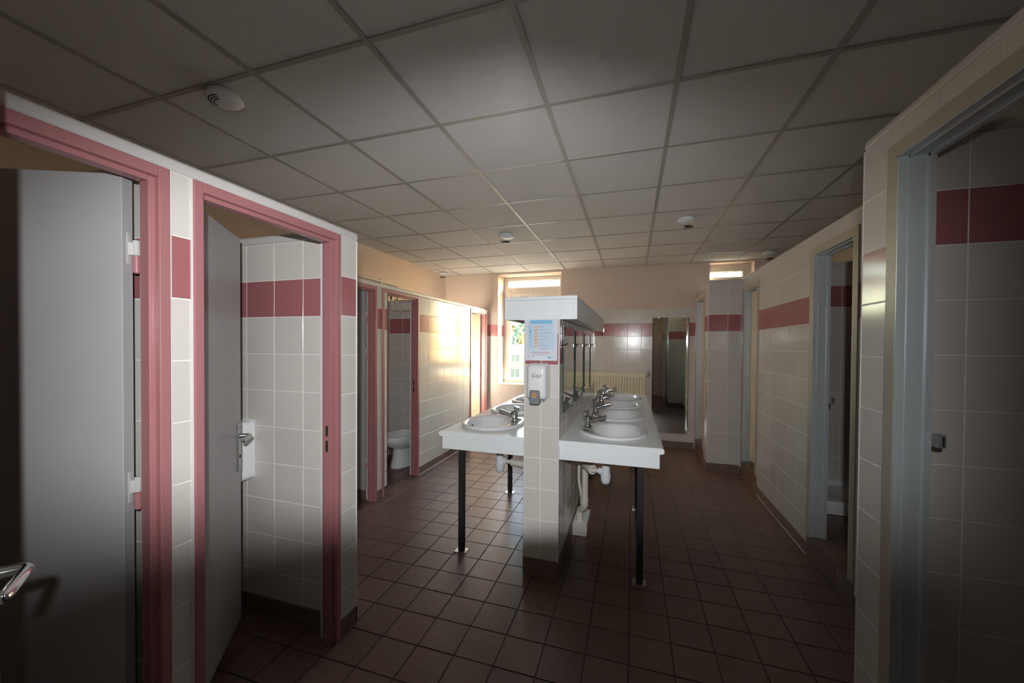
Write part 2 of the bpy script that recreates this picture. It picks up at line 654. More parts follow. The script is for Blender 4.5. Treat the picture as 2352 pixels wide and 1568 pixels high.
# ================================================================== OUTER WALLS
wall_left = structure('wall_left', (-3.11, 3, 0), 'beige painted outer wall behind the pink framed cubicles', 'wall')
MB().box(-3.26, -3.116, fy0, 6.4, 0, CEIL + 0.03).build('plaster', PLASTER, wall_left)
tiled(wall_left, (-3.116, 0, 0), Y * -1, X, -4.415, -3.2, 0.085, 2.033, 0.04, LV, LP)

W1 = (-2.143, -1.08, 0.845, 2.66)                    # window openings x0, x1, z0, z1
W2 = (1.045, 1.60, 2.38, 2.672)
wall_far = structure('wall_far', (0, 6.03, 0), 'end wall with beige paint above white tiles and two deep windows', 'wall')
b = MB()
FY, FB = 6.036, 6.42
b.box(-3.26, W1[0], FY, FB, 0, CEIL + 0.03).box(W1[0], W1[1], FY, FB, 0, W1[2]).box(W1[0], W1[1], FY, FB, W1[3], CEIL + 0.03)
b.box(W1[1], W2[0], FY, FB, 0, CEIL + 0.03).box(W2[0], W2[1], FY, FB, 0, W2[2]).box(W2[0], W2[1], FY, FB, W2[3], CEIL + 0.03).box(W2[1], 2.3, FY, FB, 0, CEIL + 0.03)
b.build('plaster', PLASTER, wall_far)
tiled(wall_far, (0, FY, 0), X, -Y, -3.11, 0.87, 0.095, 2.033, -0.066, LV, LP, holes=[(W1[0], W1[1], W1[2], 2.2)])
# tiled left reveal of the window
tiled(wall_far, (W1[0], 0, 0), -Y * -1, X, 6.034, 6.33, W1[2], 2.033, 6.234, LV, LP)
tiled(wall_far, (0, 6.2, W1[2]), X, Z, W1[0] + 0.008, W1[1], -0.13, 0.16, -0.066, 0.0, None)

wall_right = structure('wall_right', (2.1, 3, 0), 'outer wall behind the shower cubicles', 'wall')
MB().box(2.1, 2.3, fy0, 6.4, 0, CEIL + 0.03).build('plaster', PLASTER, wall_right)

wall_back = structure('wall_back', (0, -0.2, 0), 'painted wall around the entrance doorway behind the photographer', 'wall')
MB().box(-3.11, -0.60, -0.32, -0.2, 0, CEIL + 0.03).box(0.62, 2.1, -0.32, -0.2, 0, CEIL + 0.03).box(-0.60, 0.62, -0.32, -0.2, 2.14, CEIL + 0.03).box(fx0, fx1, -1.6, -1.5, 0, CEIL + 0.03).build('plaster', PLASTER, wall_back)

# ================================================================== LEFT CUBICLES
def door_frame_pink(door, fxp, y0, y1, depth=0.082, slots=None, proud=0.010, ztop=2.033, inner=1):
    """Pressed steel frame around an opening in a wall facing +X; y0..y1 outer edges."""
    fr_ = MB()
    x = fxp
    zt = ztop
    steps = ((0.0, 0.030, proud, -0.012), (0.0, 0.045, -0.012, -0.055), (0.0, 0.028, -0.055, -depth))
    # (outer inset, inner inset, front x offset, back x offset): face, door stop and rebate behind it
    for a, c, f0, bk in steps:
        fr_.box(x + bk, x + f0, y0 + a, y0 + c, 0, zt - a)
        fr_.box(x + bk, x + f0, y1 - c, y1 - a, 0, zt - a)
        fr_.box(x + bk, x + f0, y0 + c, y1 - c, zt - c - 0.004, zt - a)
    o = fr_.build('frame', PINK, door, bevel=0.003)
    if slots:
        yy = y1 - 0.0448
        for z0, z1 in slots:
            MB().box(x - 0.044, x - 0.030, yy - 0.0012, yy + 0.002, z0, z1).build('strike_slot', DARKSLOT, o)
    return o


def lever_set(leaf, base, n, d, z, plate=(0.235, 0.04), length=0.125, off=0.052, both=False):
    """Backplate and bent tube lever on a door leaf; base = point on the face, n = face normal, d = lever direction."""
    base, n, d = Vector(base), Vector(n), Vector(d)
    pl = MB().obox(base + Z * (z - 0.055) + n * 0.004, d, Z, n, plate[1] / 2, plate[0] / 2, 0.004).build('handle_plate', STEEL, leaf, bevel=0.006)
    for dz in (0.10, -0.10):
        MB().tube([base + Z * (z - 0.055 + dz) + n * 0.007, base + Z * (z - 0.055 + dz) + n * 0.010], 0.004, 10).build('screw', STEEL, leaf)
    MB().tube([base + Z * (z - 0.10) + n * 0.0082, base + Z * (z - 0.10) + n * 0.0095], 0.0085, 14).build('lock_cylinder', DARKSLOT, leaf)
    pts = [base + Z * z + n * t for t in (0.004, 0.02, off - 0.014)]
    pts += [base + Z * z + n * (off - 0.004) + d * 0.004, base + Z * z + n * off + d * 0.014]
    pts += [base + Z * z + n * off + d * t for t in (0.05, length - 0.012, length - 0.003, length)]
    r = [0.013, 0.011, 0.0105, 0.0105, 0.0105, 0.0105, 0.0105, 0.0085, 0.004]
    MB().tube(pts, r, 18).build('lever_handle', CHROME, leaf, smooth=True)


def make_leaf(door, h, dirn, width, z0, z1, t=0.038, m=None, edge=None):
    """Flat door leaf: h = hinge-side corner of the face, dirn along the leaf, body behind the face (n x t)."""
    h, dirn = Vector(h), Vector(dirn).normalized()
    n = Vector((-dirn.y, dirn.x, 0))
    c = h + dirn * (width / 2) + n * (t / 2) + Z * ((z0 + z1) / 2)
    leaf = MB().obox(c, dirn, n, Z, width / 2, t / 2, (z1 - z0) / 2).build('leaf', m or LEAF, door, bevel=0.002)
    return leaf, n


def hinge(leaf, p, plate_n=None, plate_d=None):
    p = Vector(p)
    h = MB().tube([p, p + Z * 0.048], 0.0095, 14)
    h.build('hinge', LEAFE, leaf, bevel=0.002)
    MB().tube([p - Z * 0.056, p - Z * 0.052, p - Z * 0.001], [0.005, 0.0095, 0.0095], 14).build('hinge_pin', PINK, leaf, smooth=True)
    if plate_n is not None:
        a, bb = Vector(plate_n), Vector(plate_d)
        MB().obox(p + bb * 0.012 + Z * 0.02, a, bb, Z, 0.005, 0.012, 0.02).build('hinge_arm', LEAFE, leaf, bevel=0.002)


wl1 = structure('wall_left_near', (L1X, 0.9, 0), 'white tiled front of the nearest pink framed cubicles', 'wall')
xb = L1X - 0.1
holes1 = [(0.178, 0.808, -1, 2.012), (0.917, 1.547, -1, 2.012)]
b = MB()
b.box(xb, L1X - 0.006, -0.19, 0.178, 0, 2.035).box(xb, L1X - 0.006, 0.808, 0.917, 0, 2.035).box(xb, L1X - 0.006, 1.547, 1.684, 0, 2.035)
b.box(xb, L1X - 0.006, 0.178, 0.808, 2.012, 2.035).box(xb, L1X - 0.006, 0.917, 1.547, 2.012, 2.035)
b.build('partition_core', WHITEPAINT, wl1)
tiled(wl1, (L1X - 0.006, 0, 0), Y, X, -0.17, 1.69, 0.085, 2.033, 0.096, LV, LP, holes=holes1)
MB().box(xb - 0.008, L1X + 0.002, -0.19, 1.705, 2.033, 2.078).box(-3.11, xb - 0.008, 1.588, 1.705, 2.033, 2.078).box(-3.11, xb - 0.008, 0.815, 0.915, 2.033, 2.078).build('coping', COPING, wl1, bevel=0.016, seg=4)
pb = MB().box(L1X - 0.006, L1X + 0.004, 1.568, 1.694, 0, 0.086).box(L1X - 0.006, L1X + 0.004, 0.83, 0.896, 0, 0.086).box(-3.1, L1X + 0.004, 1.684, 1.694, 0, 0.086)
pb.box(-3.1, xb - 0.001, 1.590, 1.600, 0, 0.086)
pb.build('plinth', PLINTH, wl1, bevel=0.002)
MB().tube([(L1X - 0.001, 1.690, 0.086), (L1X - 0.001, 1.690, 2.033)], 0.0045, 10).build('corner_bead', WHITEPAINT, wl1)
MB().box(L1X - 0.004, L1X + 0.0035, 1.5675, 1.5735, 0.0, 2.033).box(L1X - 0.004, L1X + 0.0035, 0.8905, 0.8965, 0, 2.033).box(L1X - 0.004, L1X + 0.0035, 0.8285, 0.8345, 0, 2.033).build('sealant', WHITEPAINT, wl1)

wd1 = structure('wall_left_divider_far', (-2.25, 1.645, 0), 'white tiled wall closing the second cubicle, with the paper dispenser on it', 'wall')
MB().box(-3.11, xb, 1.606, 1.684, 0, 2.035).build('partition_core', WHITEPAINT, wd1)
tiled(wd1, (0, 1.606, 0), X, -Y, -3.11, xb, 0.085, 2.033, -1.661, LV, LP)
tiled(wd1, (0, 1.684, 0), -X, Y, -xb, 3.1, 0.085, 2.033, 1.5, LV, LP, stuff=True)
wd1 = structure('wall_left_divider_near', (-2.25, 0.865, 0), 'white tiled wall between the two nearest cubicles, seen past the door hinges', 'wall')
MB().box(-3.11, xb, 0.836, 0.894, 0, 2.035).build('partition_core', WHITEPAINT, wd1)
tiled(wd1, (0, 0.836, 0), X, -Y, -2.1, xb, 0.085, 2.033, -1.70, LV, LP)

d1 = structure('door_1', (L1X, 0.493, 0), 'half open grey door in a pink frame with two white hinges, closest to the camera', 'door')
door_frame_pink(d1, L1X, 0.158, 0.828)
a1 = math.radians(180 + 67.0)
dd = Vector((math.sin(a1), math.cos(a1), 0))
hc = Vector((-1.484, 0.7575, 0))
leaf, n = make_leaf(d1, hc, dd, 0.63, 0.11, 2.003, t=-0.038)
nf = Vector((-dd.y, dd.x, 0))
for zz in (1.762, 1.018):
    hinge(leaf, (-1.487, 0.795, zz), (1, 0, 0), (-0.35, -0.94, 0))
    MB().obox(hc - nf * 0.022 - dd * 0.0008 + Z * (zz + 0.02), nf, dd, Z, 0.007, 0.0012, 0.048).build('hinge_plate', LEAFE, leaf, bevel=0.001)

d2 = structure('door_2', (L1X, 1.232, 0), 'grey door ajar in a pink frame, steel lever handle, white dispenser behind it', 'door')
door_frame_pink(d2, L1X, 0.897, 1.567, slots=((1.034, 1.085), (0.956, 1.012)))
dv = Vector((-0.61, 0.7925, 0)).normalized()
leaf, n = make_leaf(d2, (-1.488, 0.925, 0), dv, 0.62, 0.11, 2.006, t=0.038)
nn = Vector((dv.y, -dv.x, 0))
lever_set(leaf, Vector((-1.488, 0.925, 0)) + dv * 0.578, nn, -dv, 1.035)

wl2 = structure('wall_left_middle', (L2X, 4.2, 0), 'white tiled cubicle front with pink frames further down on the window side', 'wall')
xb2 = L2X - 0.1
DA, DB, DC = (2.405, 3.075), (3.156, 3.826), (5.275, 5.955)
b = MB()
for y0, y1 in ((2.30, DA[0] + 0.02), (DA[1] - 0.02, DB[0] + 0.02), (DB[1] - 0.02, DC[0] + 0.02), (DC[1] - 0.02, 6.036)):
    b.box(xb2, L2X - 0.006, y0, y1, 0, 2.035)
for D in (DA, DB, DC):
    b.box(xb2, L2X - 0.006, D[0] + 0.02, D[1] - 0.02, 2.012, 2.035)
b.build('partition_core', WHITEPAINT, wl2)
tiled(wl2, (L2X - 0.006, 0, 0), Y, X, 2.3, 6.03, 0.085, 2.033, 4.04, LV, LP, holes=[(D[0] + 0.02, D[1] - 0.02, -1, 2.012) for D in (DA, DB, DC)])
MB().box(xb2 - 0.006, L2X + 0.002, 2.29, 6.03, 2.033, 2.076).box(-3.11, xb2 - 0.006, 4.405, 4.50, 2.033, 2.076).box(-3.11, xb2 - 0.006, 3.07, 3.16, 2.033, 2.076).build('coping', COPING, wl2, bevel=0.012, seg=3)
MB().box(L2X - 0.006, L2X + 0.004, DB[1] + 0.001, DC[0] - 0.001, 0, 0.086).box(L2X - 0.006, L2X + 0.004, DA[1] + 0.001, DB[0] - 0.001, 0, 0.086).box(L2X - 0.006, L2X + 0.004, DC[1], 6.03, 0, 0.086).build('plinth', PLINTH, wl2, bevel=0.002)
MB().box(L2X + 0.004, L2X + 0.009, DB[1] + 0.001, DC[0] - 0.001, 0, 0.006).build('sealant', WHITEPAINT, wl2)
for k, (y0, y1, nm_, lab) in enumerate(((4.418, 4.49, 'wall_left_middle_divider_rear', 'tiled wall behind the toilet'), (3.085, 3.145, 'wall_left_middle_divider_front', 'tiled wall between the pale door and the toilet cubicle'),
                                  (2.30, 2.36, 'wall_left_middle_divider_near', 'wall closing the row of cubicles towards the camera'), (5.16, 5.24, 'wall_left_middle_divider_far', 'wall beside the sunlit cubicle next to the window'))):
    wd2 = structure(nm_, (-2.76, (y0 + y1) / 2, 0), lab, 'wall')
    MB().box(-3.11, xb2, y0, y1, 0, 2.035).build('partition_core', WHITEPAINT, wd2)
    if k == 0:
        tiled(wd2, (0, y0, 0), X, -Y, -3.11, xb2, 0.085, 2.033, -2.91, LV, LP)
        MB().box(-3.11, xb2, 4.408, 4.418, 0, 0.085).build('plinth', PLINTH, wd2)
    if k == 1:
        tiled(wd2, (0, y0, 0), X, -Y, -3.11, xb2, 0.085, 2.033, -2.61, LV, LP, stuff=True)
        MB().box(-3.11, xb2, 3.075, 3.085, 0, 0.085).build('plinth', PLINTH, wd2)

d3 = structure('door_3', (L2X, 2.74, 0), 'pink door frame half hidden by the near cubicles, pale door open inwards', 'door')
door_frame_pink(d3, L2X, *DA)
leaf, n = make_leaf(d3, (-2.400, 3.012, 0), (-1, 0.0, 0), 0.62, 0.11, 2.003, t=-0.038)
for zz in (1.75, 1.40, 0.36):
    hinge(leaf, (-2.402, 3.041, zz))
d4 = structure('door_4', (L2X, 3.49, 0), 'open pink door frame with a toilet standing inside', 'door')
door_frame_pink(d4, L2X, *DB, slots=((1.034, 1.085), (0.956, 1.012)))
leaf, n = make_leaf(d4, (-2.40, 3.212, 0), (-1, 0.0, 0), 0.6, 0.11, 2.003, t=0.038)
d5 = structure('door_5', (L2X, 5.61, 0), 'sunlit pink door frame beside the window, door open inwards', 'door')
door_frame_pink(d5, L2X, *DC)
leaf, n = make_leaf(d5, (-2.400, 5.885, 0), (-1, 0.0, 0), 0.62, 0.11, 2.003, t=-0.038, m=CREAMLEAF)
for zz in (1.75, 1.02, 0.36):
    hinge(leaf, (-2.402, 5.920, zz))

# entrance door leaf beside the photographer: only its lever reaches into the picture
d10 = structure('door_10', (-0.8, 0.15, 0), 'entrance door swung open at the near left, its chrome lever in the lower corner', 'door')
E = Vector((-1.121, 0.427, 0))
ld = Vector((math.sin(math.radians(125)), math.cos(math.radians(125)), 0))
sd = Vector((math.sin(math.radians(35)), math.cos(math.radians(35)), 0))
foot = E - sd * 0.052
edge_p = foot - ld * 0.052
leaf = MB().obox(edge_p + ld * 0.40 - sd * 0.02 + Z * 1.035, ld, sd, Z, 0.40, 0.02, 1.015).build('leaf', LEAF, d10, bevel=0.002)
lever_set(leaf, foot, sd, ld, 1.05)

# ================================================================== RIGHT SHOWERS
def door_frame_alu(door, fxp, y0, y1, z0, ztop, depth=0.09, face=0.05):
    c = MB()
    x = fxp
    a = face
    p = 0.008
    c.box(x - p, x + 0.006, y0, y0 + a, z0, ztop - a).box(x - p, x + 0.006, y1 - a, y1, z0, ztop - a)
    c.prism([(y0, ztop), (y1, ztop), (y1 - a, ztop - a), (y0 + a, ztop - a)], lambda u, v, d: (x - p + d, u, v), 0, p + 0.006)
    c.prism([(y0, ztop), (y0 + a, ztop - a), (y0, ztop - a)], lambda u, v, d: (x - p + d, u, v), 0, p + 0.006)
    c.prism([(y1, ztop), (y1 - a, ztop - a), (y1, ztop - a)], lambda u, v, d: (x - p + d, u, v), 0, p + 0.006)
    c.build('casing', CREAM, door)
    r = MB()
    for s, ye in ((1, y0 + a), (-1, y1 - a)):
        def bx(xa, xb_, ya, yb):
            r.box(x + xa, x + xb_, min(ye + s * ya, ye + s * yb), max(ye + s * ya, ye + s * yb), z0, ztop - a)
        bx(-p + 0.002, depth, 0.0, 0.004)
        bx(-p + 0.001, 0.018, 0.0, 0.0065)
        bx(0.022, 0.028, 0.0, 0.0085)
        bx(depth - 0.016, depth + 0.002, 0.0, 0.012)
    zi = ztop - a
    r.box(x - p + 0.001, x + depth, y0 + a, y1 - a, zi - 0.004, zi)
    r.box(x + 0.022, x + 0.028, y0 + a, y1 - a, zi - 0.010, zi)
    r.box(x + depth - 0.016, x + depth + 0.002, y0 + a, y1 - a, zi - 0.012, zi)
    return r.build('frame', ALU, door)


def strike(fr_, x, y, z):
    k = MB().box(x, x + 0.026, y - 0.030, y, z, z + 0.044).build('latch_keep', PLASTG, fr_, bevel=0.003)
    MB().box(x + 0.014, x + 0.020, y - 0.0312, y - 0.0295, z + 0.006, z + 0.038).build('latch_slot', DARKSLOT, fr_)


def threshold(door, x, y0, y1, h, depth):
    n = max(1, round((y1 - y0) / 0.2))
    st = MB().box(x + 0.004, x + depth, y0, y1, 0, h - 0.006).build('step', FLOOR_G, door)
    w = (y1 - y0) / n
    for i in range(n):
        a, c = y0 + i * w + 0.0015, y0 + (i + 1) * w - 0.0015
        MB().box(x - 0.004, x + 0.004, a, c, 0.002, h).build('step_tile', FLOOR_T, st, bevel=0.001)
        MB().box(x + 0.0055, x + depth, a, c, h - 0.006, h + 0.002).build('step_tile', FLOOR_T, st, bevel=0.001)


RT = 2.255
wr1 = structure('wall_right_near', (RNX, 0.9, 0), 'white tiled shower front closest to the camera', 'wall')
RN = (0.93, 1.695)
xo = RNX + 0.006
b = MB()
b.box(xo, RNX + 0.085, -0.19, RN[0] + 0.045, 0, RT).box(xo, RNX + 0.085, RN[1] - 0.045, 1.854, 0, RT).box(xo, RNX + 0.085, RN[0] + 0.045, RN[1] - 0.045, 2.15, RT)
b.box(RNX + 0.085, 2.1, 1.806, 1.854, 0, RT)
b.build('partition_core', WHITEPAINT, wr1)
tiled(wr1, (xo, 0, 0), -Y, -X, -1.86, 0.17, 0.09, RT, -1.67, RV, RP, holes=[(-RN[1] + 0.045, -RN[0] - 0.045, -1, 2.14)])
tiled(wr1, (0, 1.806, 0), X, -Y, RNX + 0.085, 2.1, 0.17, RT, 1.147, RV + 0.008, (1.865, 2.061))
tiled(wr1, (0, 1.854, 0), -X, Y, -1.205, -RNX, 0.09, RT, -1.066, RV, RP)
tiled(wr1, (0, 1.854, 0), -X, Y, -2.1, -1.32, 0.17, RT, -1.466, RV, RP, stuff=True)
MB().box(RNX - 0.002, RNX + 0.095, -0.19, 1.862, RT, RT + 0.04).box(RNX + 0.095, 2.1, 1.796, 1.862, RT, RT + 0.04).build('coping', COPING, wr1, bevel=0.014, seg=3)
MB().box(RNX - 0.004, xo, RN[1], 1.864, 0, 0.09).box(RNX - 0.004, 1.2, 1.854, 1.864, 0, 0.09).build('plinth', PLINTH, wr1, bevel=0.002)
MB().tube([(RNX + 0.002, 1.858, 0.09), (RNX + 0.002, 1.858, RT)], 0.004, 10).build('corner_bead', WHITEPAINT, wr1)
d6 = structure('door_6', (RNX, 1.31, 0), 'open aluminium shower door frame nearest the camera', 'door')
f6 = door_frame_alu(d6, RNX, RN[0], RN[1], 0.17, 2.192)
strike(f6, RNX + 0.092, 1.640, 1.160)
threshold(d6, RNX, RN[0], RN[1], 0.17, 0.3)
MB().box(RNX + 0.087, 2.1, -0.18, 1.8, 0, 0.155).build('shower_floor', FLOOR_T, d6)

wr2 = structure('wall_right_middle', (RFX, 3.8, 0), 'white tiled shower front with warm daylight on it, further down the aisle', 'wall')
RA, RB = (2.625, 3.235), (4.395, 4.955)
xo2 = RFX + 0.006
b = MB()
for y0, y1 in ((1.854, RA[0] + 0.04), (RA[1] - 0.04, RB[0] + 0.04), (RB[1] - 0.04, 5.05)):
    b.box(xo2, RFX + 0.085, y0, y1, 0, RT)
for D in (RA, RB):
    b.box(xo2, RFX + 0.085, D[0] + 0.04, D[1] - 0.04, 2.15, RT)
b.build('partition_core', WHITEPAINT, wr2)
tiled(wr2, (xo2, 0, 0), -Y, -X, -5.045, -1.866, 0.09, RT, -3.432, RV, RP, holes=[(-D[1] + 0.045, -D[0] - 0.045, -1, 2.14) for D in (RA, RB)])
MB().box(RFX - 0.002, RFX + 0.095, 1.862, 5.05, RT, RT + 0.028).box(RFX + 0.095, 2.1, 4.30, 4.39, RT, RT + 0.028).build('coping', COPING, wr2, bevel=0.01, seg=3)
MB().box(RFX - 0.004, xo2, RA[1] + 0.002, RB[0] - 0.002, 0, 0.09).box(RFX - 0.004, xo2, 1.866, RA[0] - 0.002, 0, 0.09).box(RFX - 0.004, xo2, RB[1] + 0.002, 5.04, 0, 0.09).build('plinth', PLINTH, wr2, bevel=0.002)
MB().box(RFX - 0.009, RFX - 0.004, RA[1] + 0.002, RB[0] - 0.002, 0, 0.005).build('sealant', WHITEPAINT, wr2)
wd3 = structure('wall_right_divider', (1.7, 4.35, 0), 'tiled divider wall at the back of the shower with the tray', 'wall')
MB().box(RFX + 0.085, 2.1, 4.316, 4.38, 0, RT).build('partition_core', WHITEPAINT, wd3)
tiled(wd3, (0, 4.316, 0), X, -Y, RFX + 0.085, 2.1, 0.16, RT, 1.86, RV + 0.008, (1.865, 2.061))
d7 = structure('door_7', (RFX, 2.93, 0), 'open aluminium shower door frame showing a white tray inside', 'door')
f7 = door_frame_alu(d7, RFX, RA[0], RA[1], 0.15, 2.18)
strike(f7, RFX + 0.092, 3.185, 1.10)
threshold(d7, RFX, RA[0], RA[1], 0.15, 0.2)
MB().box(RFX + 0.087, 2.1, 1.87, 4.31, 0, 0.143).build('shower_floor', FLOOR_T, d7)
d8 = structure('door_8', (RFX, 4.67, 0), 'closed cream shower door in an aluminium frame, beside the projecting tiled pier', 'door')
door_frame_alu(d8, RFX, RB[0], RB[1], 0.19, 2.16)
threshold(d8, RFX, RB[0], RB[1], 0.19, 0.2)
MB().box(RFX + 0.058, RFX + 0.09, RB[0] + 0.052, RB[1] - 0.062, 0.225, 2.10).build('leaf', CREAMLEAF, d8, bevel=0.002)
MB().box(RFX + 0.087, 2.1, 4.39, 5.05, 0, 0.183).build('shower_floor', FLOOR_T, d8)

wr3 = structure('wall_right_far', (1.04, 5.05, 0), 'tiled shower pier projecting from the end wall, under the small right window', 'wall')
PX = 0.868
DD = (5.28, 5.93)
b = MB().box(PX + 0.006, 2.1, 5.056, 5.13, 0, RT - 0.01)
b.box(PX + 0.006, PX + 0.085, 5.13, DD[0] + 0.04, 0, RT - 0.01).box(PX + 0.006, PX + 0.085, DD[1] - 0.04, 6.036, 0, RT - 0.01).box(PX + 0.006, PX + 0.085, DD[0] + 0.04, DD[1] - 0.04, 2.15, RT - 0.01)
b.build('partition_core', WHITEPAINT, wr3)
tiled(wr3, (0, 5.056, 0), X, -Y, PX, 1.212, 0.10, RT - 0.01, 1.075, RV + 0.012, (1.667, 1.867))
tiled(wr3, (PX + 0.006, 0, 0), -Y, -X, -6.03, -5.05, 0.10, RT - 0.01, -5.25, RV + 0.012, (1.667, 1.867), holes=[(-DD[1] + 0.045, -DD[0] - 0.045, -1, 2.14)])
MB().box(PX - 0.002, PX + 0.095, 5.048, 6.03, RT - 0.01, RT + 0.022).box(PX + 0.095, 1.215, 5.048, 5.14, RT - 0.01, RT + 0.022).build('coping', COPING, wr3, bevel=0.01, seg=3)
MB().box(PX - 0.004, RFX - 0.005, 5.046, 5.056, 0, 0.10).box(PX - 0.004, PX + 0.006, 5.05, DD[0], 0, 0.10).build('plinth', PLINTH, wr3, bevel=0.002)
MB().tube([(PX + 0.001, 5.051, 0.10), (PX + 0.001, 5.051, RT - 0.01)], 0.004, 10).build('corner_bead', WHITEPAINT, wr3)
d9 = structure('door_9', (PX, 5.6, 0), 'closed shower door in an aluminium frame on the side of the pier, next to the tall mirror', 'door')
door_frame_alu(d9, PX, DD[0], DD[1], 0.19, 2.16)
threshold(d9, PX, DD[0], DD[1], 0.19, 0.2)
MB().box(PX + 0.058, PX + 0.09, DD[0] + 0.052, DD[1] - 0.062, 0.225, 2.09).build('leaf', CREAMLEAF, d9, bevel=0.002)

base = structure('baseboard_far', (0.2, 6.02, 0), 'brown tile baseboard along the end wall below the tall mirror', 'baseboard')
MB().box(-1.08, PX - 0.006, 6.018, 6.033, 0, 0.098).box(-2.3, -1.08, 6.018, 6.033, 0, 0.098).build('plinth', PLINTH, base, bevel=0.002)

# ================================================================== MIDDLE WALL WITH BASINS
SX0, SX1, SY0, SY1 = -0.662, -0.437, 2.388, 4.72
PV = 0.165
ws = structure('wall_middle', (-0.55, 3.5, 0), 'freestanding tiled wall carrying the basins on both sides', 'wall')
MB().box(SX0 + 0.006, SX1 - 0.006, SY0 + 0.006, SY1, 0, 1.70).build('partition_core', WHITEPAINT, ws)
tiled(ws, (0, SY0 + 0.006, 0), X, -Y, SX0, SX1, 0.11, 1.70, -0.553, PV, (1.365, 1.565))
tiled(ws, (SX1 - 0.006, 0, 0), Y, X, SY0, SY1, 0.11, 1.70, 2.50, PV, (1.365, 1.565))
tiled(ws, (SX0 + 0.006, 0, 0), -Y, -X, -SY1, -SY0, 0.11, 1.70, -2.50, PV, (1.365, 1.565), stuff=True)
MB().box(SX0 - 0.004, SX1 + 0.004, SY0 - 0.006, SY0 + 0.006, 0, 0.112).box(SX1 - 0.006, SX1 + 0.004, SY0 + 0.006, SY1, 0, 0.112).box(SX0 - 0.004, SX0 + 0.006, SY0 + 0.006, SY1, 0, 0.112).build('plinth', PLINTH, ws, bevel=0.002)
for xx in (SX0 + 0.001, SX1 - 0.001):
    MB().tube([(xx, SY0 + 0.001, 0.112), (xx, SY0 + 0.001, 1.70)], 0.0055, 12).build('corner_bead', WHITEPAINT, ws)

# canopy over the wall
cn = empty('mirror_canopy', (-0.56, 3.55, 1.655), 'long white boxed canopy capping the tiled basin wall above the mirrors', 'canopy')
CX0, CX1, CY0, CY1, CZ0, CZ1 = -0.797, -0.325, 2.380, 4.735, 1.653, 1.801
MB().box(CX0, CX1, CY0 + 0.0185, CY1, CZ1 - 0.018, CZ1).build('top_board', LAMINATE, cn, bevel=0.001)
MB().box(CX0 + 0.018, CX1 - 0.018, CY0, CY0 + 0.018, CZ0, CZ1 - 0.022).build('end_board', LAMINATE, cn, bevel=0.001)
MB().box(CX0, CX1, CY0, CY0 + 0.018, CZ1 - 0.021, CZ1).build('end_edging', LAMINATE, cn, bevel=0.001)
MB().box(CX0, CX0 + 0.0175, CY0, CY1, CZ0, CZ1 - 0.0215).build('side_board', LAMINATE, cn, bevel=0.001)
MB().box(CX1 - 0.0175, CX1, CY0, CY1, CZ0, CZ1 - 0.0215).build('side_board', LAMINATE, cn, bevel=0.001)
MB().box(SX1 + 0.004, CX1 - 0.05, CY0 + 0.02, CY1 - 0.02, CZ0 + 0.012, CZ0 + 0.022).build('soffit_board', LAMINATE, cn)
MB().box(CX0 + 0.05, SX0 - 0.004, CY0 + 0.02, CY1 - 0.02, CZ0 + 0.012, CZ0 + 0.022).build('soffit_board', LAMINATE, cn)
MB().box(CX1 - 0.046, CX1 - 0.022, CY0 + 0.3, CY1 - 0.3, CZ0 + 0.010, CZ0 + 0.034).build('lamp_strip', PLASTW, cn, bevel=0.003)


# counters with holes for the basins
BY = [2.755, 3.385, 4.015, 4.665]
BXR, BXL = -0.122, -1.012
CTOP, CTH = 0.885, 0.036


